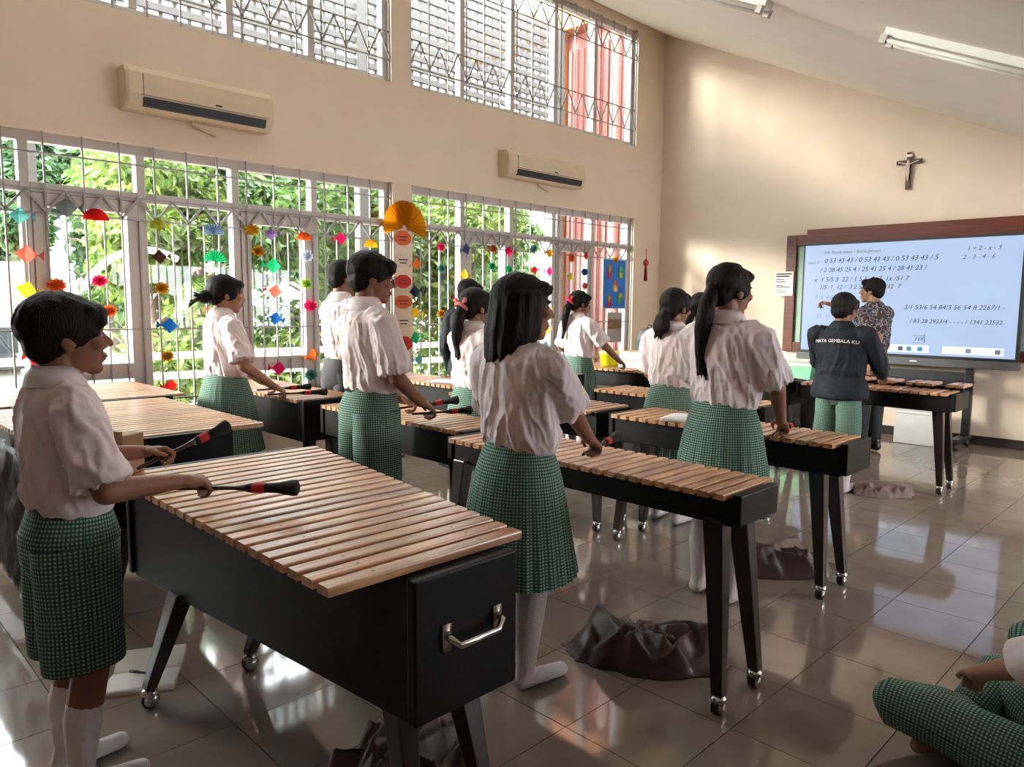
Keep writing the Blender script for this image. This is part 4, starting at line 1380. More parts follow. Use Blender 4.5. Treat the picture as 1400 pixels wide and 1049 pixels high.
    # shirt
    T = Blob()
    wd = wid * (1.04 if top == 'jacket' else 1)
    rows = TORSO if top != 'jacket' else [(.475, .114, .104, .002), (.49, .120, .108, .002), (.53, .118, .104, .002), (.565, .108, .088, .003)] + TORSO[1:]
    if top == 'batik': rows = [(.49, .098, .078, .004), (.53, .100, .080, .004)] + TORSO[1:]
    T.stack([(0, o * H, f * H, a * H * wd, b * H * 1.03) for f, a, b, o in rows], 32)
    for s, S, E, W_ in sleeves:
        Sin = S + Vector((-s * .03 * H, 0, .004 * H))
        if top == 'jacket':
            T.cap(Sin, S, .044 * H, .046 * H); T.cap(S, E, .047 * H, .041 * H); T.cap(E, W_ - (W_ - E).normalized() * .01, .040 * H, .030 * H)
        else:
            e = S + (E - S) * (.92 if top == 'shirt' else .8)
            d = (E - S).normalized()
            T.cap(Sin, S + (E - S) * .1, .040 * H, .043 * H)
            T.tube([S, S + (E - S) * .3, S + (E - S) * .65, e], [.042 * H, .045 * H, .047 * H, .050 * H], 18)
    a1, a2 = rg.uniform(0, 50), rg.uniform(0, 50)
    def folds(co, n):
        z = co.z / H
        amp = (.009 + .007 * max(0, 1 - abs(z - .65) / .09)) * (.6 if top == 'jacket' else 1)
        if z < .60: amp *= max(.15, 1 - (.60 - z) / .025)
        q = Vector((co.x * 15 + a1, co.y * 15 + co.z * 3, co.z * 4.2 + a2 + abs(co.x) * 6))
        v = max(0, 1 - abs(noise.noise(q)) * 3.2) ** 1.6 + .5 * max(0, 1 - abs(noise.noise(q * 2.1 + Vector((3, 7, 1)))) * 3) ** 1.5
        return amp * (v - .45) + .0022 * noise.noise(co * 38)
    sv = max(.008, vox * 1.2)
    cloth = {'shirt': M_SHIRT, 'jacket': M_JACKET, 'batik': M_BATIK}[top]
    sh = T.build(top if top != 'batik' else 'shirt', cloth, root, sv, 3, None, folds)
    # collar
    bm = BM()
    n_ = 28
    rr = []
    for (f, a, b, off) in ((.832, .056, .049, -.012), (.861, .0395, .039, -.008), (.865, .041, .041, -.008), (.846, .058, .052, -.010), (.826, .066, .056, -.011)):
        rr.append([bm.verts.new((a * H * math.cos(2 * PI * j / n_), (off + b * math.sin(2 * PI * j / n_)) * H, (f - (.018 * max(0, math.sin(2 * PI * j / n_)) ** 2)) * H)) for j in range(n_)])
    for i in range(len(rr) - 1):
        for j in range(n_): bm.faces.new([rr[i][j], rr[i][(j + 1) % n_], rr[i + 1][(j + 1) % n_], rr[i + 1][j]])
    obj('collar', bm, cloth, sh, True)
    # lower clothes
    bm = BM()
    uv = bm.loops.layers.uv.new('UVMap')
    hq = .88 if top == 'jacket' else 1
    gmat = M_GING if lower in ('skirt', 'shorts') else M_TROUS
    if lower == 'skirt':
        NP = 26
        zs = [.605, .59, .575, .55, .52, .48, .43, .38, .33, hem + .01, hem]
        prof = []
        for f in zs:
            t = (.605 - f) / (.605 - hem)
            prof.append((.083 + .060 * t ** .75 + .010 * math.sin(min(1, t * 3) * PI / 2), .064 + .066 * t ** .8 + .014 * math.sin(min(1, t * 3) * PI / 2), t))
        n_ = NP * 6
        R_ = []
        for f, (a, b, t) in zip(zs, prof):
            ring = []
            for j in range(n_):
                th = 2 * PI * j / n_
                ph = (th * NP / (2 * PI)) % 1
                m = 1 + (.055 * t) * ((ph * 1.6 if ph < .62 else (1 - ph) * 2.6) - .5) + .03 * t * noise.noise(Vector((math.cos(th) * 2 + a1, math.sin(th) * 2, t * 1.5)))
                ring.append(bm.verts.new((a * H * m * math.cos(th), b * H * m * math.sin(th) - .004 * H, f * H)))
            R_.append(ring)
        for i in range(len(R_) - 1):
            for j in range(n_):
                f_ = bm.faces.new([R_[i][j], R_[i + 1][j], R_[i + 1][(j + 1) % n_], R_[i][(j + 1) % n_]])
                c = .68 * H
                for lp, cc in zip(f_.loops, ((j / n_ * c, zs[i] * H), (j / n_ * c, zs[i + 1] * H), ((j + 1) / n_ * c, zs[i + 1] * H), ((j + 1) / n_ * c, zs[i] * H))): lp[uv].uv = cc
        lo = obj('skirt', bm, gmat, root, True, fix=False)
        bm = BM()
        tube(bm, [(0, -.003 * H, .583 * H), (0, -.003 * H, .607 * H)], [(.088 * H, .069 * H), (.085 * H, .067 * H)], 40, ref=(0, 1, 0))
        obj('waistband', bm, M_GINGBAND, lo, True)
    else:
        hz = hem if lower == 'shorts' else .04
        wl_ = 1.0 if lower == 'shorts' else .82
        def wob(i, t): return 1 + .02 * math.sin(3 * t + i * 1.3 + a1) + .012 * math.sin(7 * t + i)
        tube(bm, [(0, 0, .60 * H), (0, 0, .57 * H), (0, -.004 * H, .53 * H), (0, -.004 * H, .48 * H), (0, -.003 * H, .45 * H)], [(.086 * H * hq, .068 * H * hq), (.093 * H * hq, .075 * H * hq), (.103 * H * hq, .088 * H * hq), (.104 * H * hq, .086 * H * hq), (.09 * H * hq, .072 * H * hq)], 48, ref=(0, -1, 0), uv=uv, mod=wob)
        for s in (-1, 1):
            n_ = 8
            pts = [Vector((s * (.047 + (legx - .047) * j / (n_ - 1)) * H, -.004 * H, (.52 + (hz - .52) * j / (n_ - 1)) * H)) for j in range(n_)]
            rd = [((.056 + .004 * j / n_) * H * (wl_ if j > 1 else 1), (.078 - .004 * j / n_) * H * (wl_ if j > 1 else 1)) for j in range(n_)]
            if lower == 'trousers': rd = [((.058 - .020 * j / n_) * H, (.075 - .032 * j / n_) * H) for j in range(n_)]
            tube(bm, pts, rd, 40, ref=(0, -1, 0), uv=uv, mod=wob)
        lo = obj('shorts' if lower == 'shorts' else 'trousers', bm, gmat, root, True)
        if lower == 'shorts':
            bm = BM(); tube(bm, [(0, 0, .578 * H), (0, 0, .604 * H)], [(.092 * H, .074 * H), (.088 * H, .071 * H)], 40, ref=(0, 1, 0))
            obj('belt', bm, mat('dark_belt', (.012, .012, .012), .5), lo, True)
    if feet:
        for s in (-1, 1):
            F_ = Blob()
            kn, an = Vector((s * legx * H, .012 * H, .28 * H)), Vector((s * legx * H, -.018 * H, .055 * H))
            mid = kn * .45 + an * .55 + Vector((0, -.008 * H, 0))
            if lower == 'trousers':
                F_.cap((an.x, -.035 * H, .03 * H), (an.x + s * .012 * H, .095 * H, .024 * H), .027 * H, .023 * H)
                F_.cap((an.x, -.03 * H, .04 * H), (an.x, -.03 * H, .06 * H), .027 * H, .027 * H)
                F_.build('shoe', M_SHOE, root, .008, 3)
            else:
                top_ = kn * (.75 if lower == 'skirt' else .25) + mid * (.25 if lower == 'skirt' else .75)
                F_.cap(top_, mid, .0355 * H, .036 * H); F_.cap(mid, an, .035 * H, .024 * H)
                F_.cap(an, (an.x, an.y - .01 * H, .024 * H), .024 * H, .022 * H)
                F_.cap((an.x, -.03 * H, .0225 * H), (an.x + s * .012 * H, .088 * H, .019 * H), .0225 * H, .018 * H)
                F_.build('sock', M_SOCK, root, .008, 3)
    return root, grips, (P, k, RH, H, sh)

def V3(*a): return Vector(a)
# 1 boy at the near bass marimba
p1, g, _ = person('boy in pale shirt and dark gingham shorts playing the bass marimba with a handle', -2.40, .565, 1.47, .0, 'bowl', 'shorts', R=(V3(-2.20, .80, .925), V3(-1.97, 1.08, .875)), L=(V3(-2.62, .83, .945), V3(-2.66, 1.15, 1.0)), head=(-.05, -.02), vox=.005, dec=.3, hem=.275, hs=1.07)
mallet('black mallet with red band in the right hand of the boy at the bass marimba', g[1][0], V3(-2.00, 1.075, .895))
mallet('black mallet with red band raised in the left hand of the bass marimba boy', g[-1][0], V3(-2.60, 1.13, 1.005))
# 2 girl with bun by the windows
p2, g, _ = person('girl with black hair bun in white shirt and green gingham skirt by the windows', -4.92, 2.14, 1.64, -.05, 'bun', 'skirt', R=(V3(-4.62, 2.32, .90), V3(-4.45, 2.62, .84)), L=(V3(-4.95, 2.40, .90), V3(-4.85, 2.62, .85)), head=(-.1, .12), vox=.0065, dec=.5, skin=M_SKIN2)
mallet('dark mallet in the right hand of the girl with the hair bun', g[1][0], V3(-4.40, 2.60, .855))
mallet('dark mallet in the left hand of the girl with the hair bun', g[-1][0], V3(-4.72, 2.66, .86))
# 3 boys in the middle
p3, g, q3 = person('tall boy with glasses in white shirt and green gingham shorts', -3.28, 2.20, 1.72, -.12, 'short', 'shorts', R=(V3(-3.10, 2.40, .93), V3(-2.98, 2.68, .86)), L=(V3(-3.40, 2.46, .93), V3(-3.22, 2.75, .88)), head=(-.25, .12), vox=.006, dec=.4, hem=.27)
mallet('black mallet with red band in the right hand of the boy with glasses', g[1][0], V3(-2.99, 2.66, .875))
mallet('black mallet with red band in the left hand of the boy with glasses', g[-1][0], V3(-3.22, 2.76, .90))
P, k, RH, H, sh = q3
gl = thing('eyeglasses', 'dark framed eyeglasses on the tall boy beside the pillar', 'eyeglasses', (0, 0, 0))
gl.parent = None
Mw = Matrix.Translation((-3.28, 2.20, 0)) @ Matrix.Rotation(-.12, 4, 'Z')
for s in (-1, 1):
    bm = BM()
    tube(bm, [Mw @ P(s * .034 + .024 * math.cos(a), .098 - .010 * abs(math.cos(a)), .0 + .019 * math.sin(a)) for a in [2 * PI * j / 16 for j in range(17)]], [.0022] * 17, 6, cap=False)
    obj('rim', bm, M_CHARC, gl, True)
    bm = BM(); tube(bm, [Mw @ P(s * .058, .09, .003), Mw @ P(s * .074, .04, .004), Mw @ P(s * .078, -.012, .0)], [.002] * 3, 6); obj('temple', bm, M_CHARC, gl, True)
    bm = BM(); bm.faces.new([bm.verts.new(Mw @ P(s * .034 + .023 * math.cos(a), .098 - .010 * abs(math.cos(a)), .018 * math.sin(a))) for a in [2 * PI * j / 16 for j in range(16)]]); obj('lens', bm, M_GLASS, gl)
bm = BM(); tube(bm, [Mw @ P(-.010, .099, .004), Mw @ P(.010, .099, .004)], [.002, .002], 6); obj('bridge', bm, M_CHARC, gl, True)
person('boy in white shirt standing behind the boy with glasses', -4.90, 3.05, 1.78, 0, 'crop', 'trousers', R=(V3(-4.7, 3.5, .98), V3(-4.6, 3.9, .85)), L=(V3(-5.1, 3.5, .98), V3(-5.0, 3.9, .85)), head=(-.2, .1))
# 4 girl with loose hair
p4, g, _ = person('girl with loose shoulder-length hair in white shirt and gingham skirt', -1.93, 1.96, 1.57, -.10, 'bob', 'skirt', R=(V3(-1.86, 2.30, .905), V3(-1.92, 2.62, .86)), L=(V3(-2.2, 2.28, .90), V3(-2.2, 2.6, .85)), head=(-.30, .05), vox=.006, dec=.4, hem=.275, wid=1.06)
mallet('dark mallet with red band in the right hand of the girl with loose hair', g[1][0], V3(-1.95, 2.60, .875))
# 5 ponytail girl and jacket child behind
person('girl with dark ponytail and pink tie partly hidden behind the loose-haired girl', -3.52, 3.16, 1.56, 0, 'pony', 'skirt', R=(V3(-3.3, 3.5, .9), V3(-3.3, 3.8, .85)), L=(V3(-3.7, 3.5, .9), V3(-3.7, 3.8, .85)), head=(-.1, .1), hairlen=.26, tie=mat('pink_ribbon', (.6, .18, .18), .7))
person('child in dark jacket half hidden behind the girls near the railing side', -5.12, 4.52, 1.68, .2, 'short', 'trousers', 'jacket', head=(-.2, .15))
# 6 girl with red ribbon
person('girl with long ponytail and red ribbon leaning at the bucket marimba', -4.82, 5.74, 1.60, -.15, 'pony', 'skirt', R=(V3(-4.52, 6.02, .90), V3(-4.4, 6.3, .82)), L=(V3(-5.0, 6.0, .92), V3(-5.0, 6.3, .83)), head=(-.2, .18), hem=.24, hairlen=.30, tie=mat('red_ribbon', (.75, .03, .08), .7))
# 7 girls near the screen wall
person('girl with a low short tail in loose white shirt beside the tall ponytail girl', -2.70, 4.19, 1.57, 0, 'low', 'skirt', R=(V3(-2.5, 4.45, .9), V3(-2.5, 4.7, .85)), L=(V3(-2.82, 4.42, .88), V3(-2.85, 4.7, .83)), head=(-.1, .12))
person('girl in white shirt furthest back near the screen wall', -3.35, 5.62, 1.57, 0, 'pony', 'skirt', R=(V3(-3.2, 6.0, .9), V3(-3.2, 6.3, .85)), L=(V3(-3.5, 6.0, .9), V3(-3.5, 6.3, .85)), head=(-.3, .1))
# 8 tall girl with ponytail
p8, g, _ = person('tall girl with a long dark ponytail in white shirt and gingham skirt', -1.80, 3.26, 1.66, -.05, 'pony', 'skirt', R=(V3(-1.63, 3.52, .89), V3(-1.66, 3.80, .83)), L=(V3(-1.98, 3.55, .90), V3(-1.95, 3.8, .85)), head=(-.25, .12), vox=.0065, dec=.5, hem=.275, hairlen=.34, elbow=1.1)
mallet('short mallet with red band in the right hand of the tall ponytail girl', g[1][0], V3(-1.66, 3.76, .845))
# 9 boy in the jacket with lettering
p9, g, q9 = person('boy in navy jacket with white lettering across the back', -2.25, 5.86, 1.56, .05, 'short', 'shorts', 'jacket', R=(V3(-2.05, 6.18, .92), V3(-2.0, 6.4, .85)), L=(V3(-2.42, 6.18, .92), V3(-2.4, 6.4, .85)), head=(-.15, .2), hem=.29, wid=1.12)
P, k, RH, H, sh = q9
me = text_mesh('MATA GEMBALA KU', .036, 0, .0008)
xs = [v.co.x for v in me.vertices]
x0_, x1_ = min(xs), max(xs)
for v in me.vertices:
    xx = v.co.x - (x0_ + x1_) / 2
    zz = .760 * H + v.co.y - .05 * xx * xx * 8
    rx, ry, off = torso_at(zz, H, 1.12 * 1.04)
    yy = off - ry * 1.03 * math.sqrt(max(0.05, 1 - (xx / rx) ** 2)) - .016 + v.co.z
    v.co = (xx, yy, zz)
me.materials.clear(); me.materials.append(mat('white_print', (.75, .72, .68), .7))
o = bpy.data.objects.new('lettering', me)
COL.objects.link(o); o.parent = sh
# 10 teacher
p10, g, q10 = person('man in patterned batik shirt and dark trousers pointing at the screen', -2.70, 7.76, 1.75, 1.2, 'crop', 'trousers', 'batik', R=(V3(-3.28, 7.86, 1.50), V3(-3.6, 7.9, 1.58), (0, 0, -1)), L=(V3(-2.62, 7.52, .93), V3(-2.62, 7.52, .7), (1, -.4, 0)), head=(.35, -.02), vox=.007, skin=M_SKIN2, wid=1.12, hs=1.04)

# seated pupils ----------------------------------------------------
def sitter(label, x, y, yaw, H=1.5, vox=.006):
    root = thing('person', label, 'person', (x, y, 0), yaw)
    B = Blob()
    SE = []
    zt = -.47 * H + .10          # lowers the standing torso so that the seat meets the floor
    off = Vector((0, 0, zt))
    k = (H / 1.62) ** .55
    hc = Vector((0, -.02 * H, H - .118 * k + zt))
    RH = Matrix.Rotation(-.1, 3, 'Z') @ Matrix.Rotation(-.15, 3, 'X')
    head_parts(B, hc, RH, k)
    B.cap((0, -.045 * H, .825 * H + zt), hc + RH @ Vector((0, -.02, -.05)) * k, .036 * H, .033 * H)
    B.stack([(0, o * H - .12 * H * (f - .56), f * H + zt, a * H * .86, b * H * .84) for f, a, b, o in TORSO[:-2]])
    B.stack([(0, 0, f * H + zt, a * H, b * H) for f, a, b in ((.44, .085, .07), (.48, .10, .085), (.575, .078, .06))])
    for s in (-1, 1):
        hp, kn, an = Vector((s * .06 * H, .02, .105)), Vector((s * .17 * H, .31 * H, .15)), Vector((-s * .06 * H, .25 * H, .055))
        B.cap(hp, kn - Vector((0, .03, 0)), .05 * H, .032 * H); B.cap(kn - Vector((0, .03, 0)), an, .032 * H, .025 * H)
        B.cap(an, an + Vector((-s * .09 * H, .02, -.02)), .022 * H, .018 * H)
        S = Vector((s * .108 * H, -.035 * H, .79 * H + zt))
        W_ = Vector((s * .05 * H, .24 * H, .245 if s > 0 else .265))
        E, W_ = ik(S, W_, .172 * H, .150 * H, (s * .9, -.2, -.6))
        B.cap(S, E, .031 * H, .025 * H); B.cap(E, W_, .0255 * H, .0165 * H)
        u = ((W_ - E).normalized() + Vector((-s * .9, .1, 0))).normalized()
        n = Vector((0, 0, -1)); n = (n - u * n.dot(u)).normalized()
        t = u.cross(n)
        if t.y < 0: t = -t
        hand(B, W_, u, n, t, H / 1.68, .55)
        SE.append((s, S, E))
    B.build('body', M_SKIN2, root, vox, 3, .5)
    Hh = Blob()
    P = lambda *v: hc + RH @ (Vector(v) * k)
    Hh.ell(P(0, -.020, .036), (.086 * k, .106 * k, .090 * k), RH); Hh.ell(P(0, -.055, -.010), (.070 * k, .058 * k, .070 * k), RH); Hh.ell(P(0, .048, .062), (.074 * k, .058 * k, .040 * k), RH)
    Hh.build('hair', M_HAIR, root, .008, 3)
    for s in (-1, 1):
        bm = BM(); bmesh.ops.create_uvsphere(bm, u_segments=12, v_segments=8, radius=1, matrix=Matrix.Translation(P(s * .030, .081, .002)) @ RH.to_4x4() @ Matrix.Diagonal((.014 * k, .008 * k, .0065 * k, 1)))
        obj('eye', bm, M_EYE, root, True)
    T = Blob()
    T.stack([(0, o * H - .12 * H * (f - .56), f * H + zt, a * H * 1.06, b * H * 1.12) for f, a, b, o in TORSO], 32)
    for s, S, E in SE:
        T.cap(S + Vector((-s * .03 * H, 0, 0)), S + (E - S) * .1, .042 * H, .045 * H)
        T.tube([S, S + (E - S) * .4, S + (E - S) * .9], [.044 * H, .048 * H, .052 * H], 18)
    T.build('shirt', M_SHIRT, root, .009, 3, None, lambda co, n: .008 * (1 - 2.2 * abs(noise.noise(Vector((co.x * 15 + 3, co.y * 15 + co.z * 5, co.z * 5 + 9))))) - .003)
    bm = BM(); uv = bm.loops.layers.uv.new('UVMap')
    tube(bm, [(0, -.02, .02), (0, -.02, .08), (0, -.01, .16), (0, -.01, .58 * H + zt)], [(.10 * H, .085 * H), (.118 * H, .105 * H), (.11 * H, .095 * H), (.088 * H, .07 * H)], 44, ref=(0, -1, 0), uv=uv)
    for s in (-1, 1):
        kn, an = Vector((s * .17 * H, .31 * H, .15)), Vector((-s * .06 * H, .25 * H, .055))
        tube(bm, [(s * .05 * H, -.0, .11), (s * .09 * H, .12 * H, .12), (s * .14 * H, .245 * H, .145), kn + Vector((s * .010, .02, .0)), kn + Vector((s * .018, .040, -.004)), kn + Vector((s * .026, .056, -.010)), kn + Vector((s * .030, .064, -.013))], [.066 * H, .066 * H, .060 * H, .052 * H, .042 * H, .024 * H, .004 * H], 32, uv=uv)
        tube(bm, [kn + Vector((s * .008, .018, .005)), kn * .6 + an * .4 + Vector((0, 0, .01)), kn * .25 + an * .75], [.048 * H, .052 * H, .05 * H], 28, uv=uv)
    obj('trousers', bm, M_GING, root, True)
    return root
sitter('pupil in white shirt and green gingham sitting cross-legged on the floor', -.22, 2.575, 1.15, 1.45)
sitter('second cross-legged pupil in green gingham beyond the first one', -.02, 3.44, 1.15, 1.42)
# corpus on the crucifix
C_ = Blob()
C_.ell((0, -.028, .098), (.014, .014, .018)); C_.cap((0, -.026, .075), (0, -.026, .0), .017, .013)
for s in (-1, 1):
    C_.cap((s * .012, -.024, .07), (s * .105, -.018, .10), .008, .006); C_.cap((s * .006, -.026, 0), (s * .006, -.032, -.05), .011, .009); C_.cap((s * .006, -.032, -.05), (0, -.022, -.11), .009, .007)
C_.build('figure', mat('pale_resin', (.62, .50, .42), .5), cr, .004, 2)

# ================================================================ loose things
def cover(label, x, y, rx, ry, h, seed, m, rz=0):
    """crumpled cover cloth lying on the floor: straight folds meeting in sharp valleys"""
    rg = random.Random(int(seed * 100))
    segs = []
    for k in range(15):
        a, r = rg.uniform(0, 2 * PI), rg.uniform(.1, .8)
        p = Vector((rx * r * math.cos(a), ry * r * math.sin(a)))
        t, l = rg.uniform(0, PI), rg.uniform(.08, .24)
        d = Vector((math.cos(t), math.sin(t))) * l
        hh = h * rg.uniform(.45, 1.0) * (1 - .45 * r)
        segs.append((p - d, p + d, hh, hh * rg.uniform(.35, 1.0), rg.uniform(1.0, 2.0)))
    def height(q):
        best = 0
        for a, b, h0, h1, sl in segs:
            ab = b - a
            t = max(0, min(1, (q - a).dot(ab) / ab.length_squared))
            dd = (q - a - ab * t).length
            best = max(best, h0 + (h1 - h0) * t - sl * dd + .35 * sl * .02 * math.exp(-dd * 60))
        return best
    n, rows = 130, 46
    bm = BM()
    grid = []
    for j in range(rows + 1):
        ring = []
        for i in range(n):
            t = 2 * PI * i / n
            r = j / rows
            edge = 1 + .22 * noise.noise(Vector((math.cos(t) * 1.7, math.sin(t) * 1.7, seed))) + .08 * noise.noise(Vector((math.cos(t) * 5, math.sin(t) * 5, seed)))
            px_, py_ = rx * r * edge * math.cos(t), ry * r * edge * math.sin(t)
            q = Vector((px_ * 9, py_ * 9, seed))
            wp = Vector((px_ + .035 * noise.noise(q), py_ + .035 * noise.noise(q + Vector((7, 3, 1)))))
            z = max(height(wp), h * .16 * (1 - r) + .012 * (1 + noise.noise(q * 1.2))) * min(1, (1 - r) * 9)
            z += .006 * noise.noise(q * 3) * (1 - r)
            ring.append(bm.verts.new((px_, py_, max(z, 0) + .004)))
            if j == 0: break
        grid.append(ring)
    for i in range(n): bm.faces.new([grid[0][0], grid[1][i], grid[1][(i + 1) % n]])
    for j in range(1, rows):
        for i in range(n): bm.faces.new([grid[j][i], grid[j + 1][i], grid[j + 1][(i + 1) % n], grid[j][(i + 1) % n]])
    bt = [bm.verts.new((v.co.x, v.co.y, .001)) for v in grid[-1]]
    for i in range(n): bm.faces.new([grid[-1][i], bt[i], bt[(i + 1) % n], grid[-1][(i + 1) % n]])
    bm.faces.new(bt[::-1])
    o = obj('instrument_cover', bm, m, None, True)
    o.location = (x, y, 0); o.rotation_euler = (0, 0, rz)
    tag(o, label, 'cover')
cover('brown vinyl cover heaped on the tiles beside the loose-haired girl', -1.68, 2.50, .36, .22, .20, 1.3, M_TARP, .75)
cover('brown vinyl cover heaped behind the tall girl with the ponytail', -1.80, 3.86, .36, .19, .17, 2.7, M_TARP, .75)
cover('dusty rose cover heaped near the jacket boy and raised-bar marimba', -1.94, 6.02, .22, .15, .13, 4.1, M_TARP2, .8)
cover('dark brown cover heaped under the bass marimba with a handle', -1.72, 1.28, .26, .22, .17, 5.2, M_TARP, .4)
# covers hanging over the wide bass marimba behind the first boy
bm = BM()
n = 40
rows_ = []
for j in range(14):
    ring = []
    for i in range(n + 1):
        u = i / n
        zz = .80 - j * .048
        ring.append(bm.verts.new((-3.52 - u * 1.15, .70 - .03 * j / 13 - .035 * noise.noise(Vector((u * 9, j * .35, 3))) - .02 * noise.noise(Vector((u * 25, j * .6, 1))), zz)))
    rows_.append(ring)
for j in range(13):
    for i in range(n): bm.faces.new([rows_[j][i], rows_[j][i + 1], rows_[j + 1][i + 1], rows_[j + 1][i]])
bmesh.ops.solidify(bm, geom=bm.faces[:], thickness=.004)
o = obj('draped_cover', bm, mat('grey_black_cover', (.06, .056, .055), .4, var=.3, scale=6, bump=.2, bscale=30), None, True)
tag(o, 'grey-black cover draped down the side of the wide bass marimba', 'cover')

def open_book(label, x, y, z, rz, w_=.15, l_=.21, curl=.02, name='open_book'):
    r = thing(name, label, 'book', (x, y, z), rz)
    for s in (-1, 1):
        bm = BM()
        n = 10
        top, bot = [], []
        for i in range(n + 1):
            u = i / n
            zz = curl * math.sin(u * PI * .8) * (1 if s < 0 else .6) + .006
            top.append([bm.verts.new((s * u * w_, v, zz)) for v in (-l_ / 2, l_ / 2)])
            bot.append([bm.verts.new((s * u * w_, v, 0.001)) for v in (-l_ / 2, l_ / 2)])
        for i in range(n):
            bm.faces.new([top[i][0], top[i + 1][0], top[i + 1][1], top[i][1]]); bm.faces.new([bot[i][0], bot[i][1], bot[i + 1][1], bot[i + 1][0]])
            for e in (0, 1): bm.faces.new([top[i][e], bot[i][e], bot[i + 1][e], top[i + 1][e]])
        bm.faces.new([top[n][0], bot[n][0], bot[n][1], top[n][1]]); bm.faces.new([top[0][0], top[0][1], bot[0][1], bot[0][0]])
        pg = obj('page', bm, M_PAPER, r, True)
    bm = BM(); box(bm, -w_ - .004, w_ + .004, -l_ / 2 - .004, l_ / 2 + .004, -.001, .001)
    obj('cover', bm, M_CARDB, r)
    return r
open_book('open exercise book lying on the floor tiles by the first boy', -2.96, .93, .0015, -.5, .17, .24, .03, 'exercise_book')
pe = thing('pen', 'black pen lying on the open exercise book on the floor', 'pen', (-2.90, .90, .032), .6)
bm = BM(); tube(bm, [(-.06, 0, 0), (.045, 0, 0), (.06, 0, 0)], [.005, .005, .002], 10); obj('barrel', bm, M_INK, pe, True)
bm = BM(); tube(bm, [(-.062, 0, 0), (-.02, 0, 0)], [.006, .006], 10); obj('cap', bm, M_CHARC, pe, True)
open_book('open songbook lying on the marimba of the tall ponytail girl', -2.20, 3.66, .8025, .25, .17, .22, .015, 'songbook')
def sheet(label, x, y, z, rz, a=.15, b=.21, name='music_sheet'):
    bm = bbox(-a / 2, a / 2, -b / 2, b / 2, 0, .006, .0015, 1)
    o = obj(name, bm, M_PAPER); o.location = (x, y, z); o.rotation_euler = (0, 0, rz)
    tag(o, label, 'paper')
sheet('white music sheet on the marimba beside the cloud-decorated pillar', -4.75, 3.98, .802, .3, .32, .24)
sheet('white papers lying by the pile of books on the bucket marimba', -4.35, 6.35, .792, .2, .30, .22, 'papers')
# dark books
def book(label, x, y, z, rz, a, b, t, m, group=None):
    r = thing('book', label, 'book', (x, y, z), rz, group)
    bm = BM(); box(bm, -a / 2, a / 2, -b / 2, b / 2, 0, .003); box(bm, -a / 2, a / 2, -b / 2, b / 2, t - .003, t); box(bm, -a / 2, -a / 2 + .003, -b / 2, b / 2, .003, t - .003)
    obj('cover', bm, m, r)
    obj('pages', bbox(-a / 2 + .0035, a / 2 - .005, -b / 2 + .005, b / 2 - .005, .0032, t - .0032, .0005, 1), M_PAPER, r)
DARKB = mat('dark_book_cover', (.03, .035, .05), .5)
for i in range(3):
    book(('lowest', 'middle', 'topmost')[i] + ' dark book piled on the marimba by the red-ribbon girl', -4.66 + .01 * i, 5.18, .802 + i * .022, .2 - .15 * i, .28, .21, .021, DARKB if i != 1 else mat('grey_book_cover', (.3, .3, .33), .5))
rc = random.Random(3)
BC = [(.75, .74, .74), (.66, .5, .4), (.8, .78, .76), (.5, .22, .12), (.78, .74, .70), (.6, .55, .6), (.7, .68, .66), (.55, .30, .2)]
for i in range(8):
    book('workbook %s from the bottom in the pile beside the lime bucket' % ('lowest', 'second', 'third', 'fourth', 'fifth', 'sixth', 'seventh', 'topmost')[i] if i not in (0, 7) else ('lowest' if i == 0 else 'topmost') + ' workbook in the pile beside the lime bucket', -4.66 + rc.uniform(-.01, .01), 6.52 + rc.uniform(-.01, .01), .792 + i * .022, rc.uniform(-.08, .08) + .1, .30, .22, .0215, mat('workbook_cover_%d' % i, BC[i], .5))
# lime bucket
bk = thing('bucket', 'translucent lime yellow tub standing on a marimba', 'bucket', (-4.98, 6.46, .792))
bm = BM(); lathe(bm, [(.085, 0), (.09, .004), (.105, .15), (.108, .152), (.104, .155), (.098, .15), (.084, .01), (.0, .008)], 28); obj('tub', bm, mat('lime_plastic', (.62, .68, .02), .3), bk, True)
bm = BM(); lathe(bm, [(.100, .125), (.103, .127), (.112, .140), (.112, .160), (.108, .161), (.0, .158)], 28); obj('lid', bm, mat('pale_lime_plastic', (.75, .8, .2), .3), bk, True)
# backpack on a low table in the corner
tb = thing('side_table', 'plain wooden side table in the window corner under the backpack', 'table', (-5.62, 7.95, 0))
obj('table_top', bbox(-.38, .38, -.6, .6, .78, .81, .005, 2), M_CARDB, tb)
for sx in (-.33, .33):
    for sy in (-.54, .54): obj('leg', bbox(sx - .025, sx + .025, sy - .025, sy + .025, 0, .78, .003, 1), M_CARDB, tb)
M_BAG = mat('dark_grey_nylon', (.045, .045, .05), .6, var=.3, scale=12, bump=.2, bscale=40)
bp = thing('backpack', 'dark grey rounded backpack with straps on the side table', 'backpack', (-5.52, 8.0, .824), .35)
K = Blob(); K.ell((0, 0, .17), (.18, .11, .18)); K.stack([(0, 0, z, a, b) for z, a, b in ((0, .15, .09), (.02, .17, .105), (.2, .175, .105), (.3, .14, .08), (.34, .08, .05))]); K.ell((0, -.09, .12), (.13, .06, .11))
K.build('bag', M_BAG, bp, .01, 4)
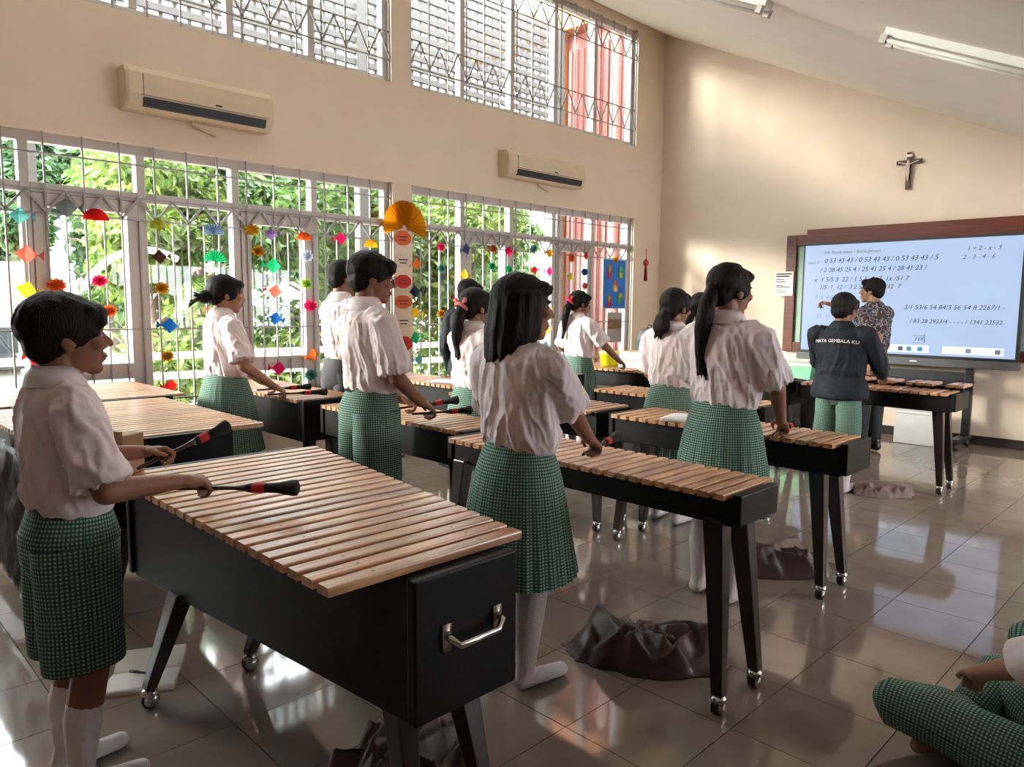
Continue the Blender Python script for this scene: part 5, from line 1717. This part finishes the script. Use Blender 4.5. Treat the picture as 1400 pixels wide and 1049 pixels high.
for s in (-1, 1):
    bm = BM(); tube(bm, [(s * .06, .09, .31), (s * .07, .14, .25), (s * .08, .15, .14), (s * .1, .11, .04)], [(.025, .008)] * 4, 10, ref=(1, 0, 0)); obj('strap', bm, M_CHARC, bp, True)
    bm = BM(); tube(bm, [(s * .08, -.13, .03), (s * .09, -.125, .15), (s * .07, -.09, .27), (s * .03, -.03, .345)], [(.012, .005)] * 4, 8, ref=(1, 0, 0)); obj('strap', bm, mat('grey_webbing', (.25, .25, .26), .7), bp, True)
bm = BM(); tube(bm, [(-.03, 0, .335), (-.02, 0, .38), (.02, 0, .38), (.03, 0, .335)], [.008] * 4, 8); obj('grab_handle', bm, M_CHARC, bp, True)
# white box and green box near the screen
wb = thing('storage_box', 'white plastic storage box on the floor below the screen', 'box', (-2.46, 8.62, 0))
obj('tub', bbox(-.20, .20, -.14, .14, .0, .33, .015, 3), M_WHITE, wb); obj('lid', bbox(-.21, .21, -.15, .15, .331, .36, .008, 2), M_WHITE, wb)
ct = thing('low_cabinet', 'dark low cabinet against the wall under the board', 'cabinet', (-4.12, 8.74, 0))
obj('carcass', bbox(-.42, .42, -.2, .2, 0, .56, .006, 2), M_BLACK, ct)
for s in (-1, 1):
    d_ = obj('door', bbox(s * .21 - .2, s * .21 + .2, -.22, -.201, .05, .53, .004, 1), M_BLACK, ct)
    obj('knob', bbox(s * .04 - .012, s * .04 + .012, -.24, -.221, .3, .325, .004, 1), M_STEEL, d_)
gb = thing('green_box', 'pale green lidded plastic box on the low cabinet', 'box', (-3.88, 8.70, .5605))
bm = BM(); hexa(bm, [(-.24, -.15, 0), (.24, -.15, 0), (.24, .15, 0), (-.24, .15, 0), (-.28, -.18, .19), (.28, -.18, .19), (.28, .18, .19), (-.28, .18, .19)]); obj('tub', bevel(bm, .012, 2), M_GREENB, gb)
obj('lid', bbox(-.295, .295, -.195, .195, .191, .23, .012, 2), mat('pale_green_plastic', (.55, .75, .6), .35), gb)
# black cloth on the far marimba
bm = BM()
gr = [[bm.verts.new((-.16 + .32 * i / 16, -.09 + .18 * j / 10, .012 + .05 * max(0, noise.noise(Vector((i * .35, j * .4, 2))) + .25) * math.sin(PI * i / 16) * math.sin(PI * j / 10) * 2)) for j in range(11)] for i in range(17)]
for i in range(16):
    for j in range(10): bm.faces.new([gr[i][j], gr[i + 1][j], gr[i + 1][j + 1], gr[i][j + 1]])
bmesh.ops.solidify(bm, geom=bm.faces[:], thickness=.008)
o = obj('black_cloth', bm, mat('black_cotton', (.012, .012, .012), .9), None, True); o.location = (-2.98, 6.36, .797)
tag(o, 'crumpled black cloth lying on the marimba beside the green box', 'cloth')
# clear bottle by the tall girl
bo = thing('water_bottle', 'clear plastic water bottle standing on the small marimba behind the tall girl', 'bottle', (-2.34, 4.66, .802))
M_PET = mat('clear_plastic', (.7, .72, .70), .1)
bm = BM(); lathe(bm, [(.03, 0), (.033, .01), (.033, .13), (.028, .15), (.014, .18), (.013, .195)], 18); obj('bottle', bm, M_PET, bo, True)
bm = BM(); lathe(bm, [(.016, .19), (.016, .212)], 14); obj('cap', bm, M_WHITE, bo, True)

bx_ = thing('cardboard_box', 'small upright tan cardboard box at the end of the bass marimba with a handle', 'box', (-2.85, .86, .832), .5)
obj('carton', bbox(-.035, .035, -.05, .05, 0, .145, .003, 1), M_CARDB, bx_)
obj('flap', bbox(-.036, .036, -.051, -.0495, .09, .16, .001, 1), M_CARDB, bx_)
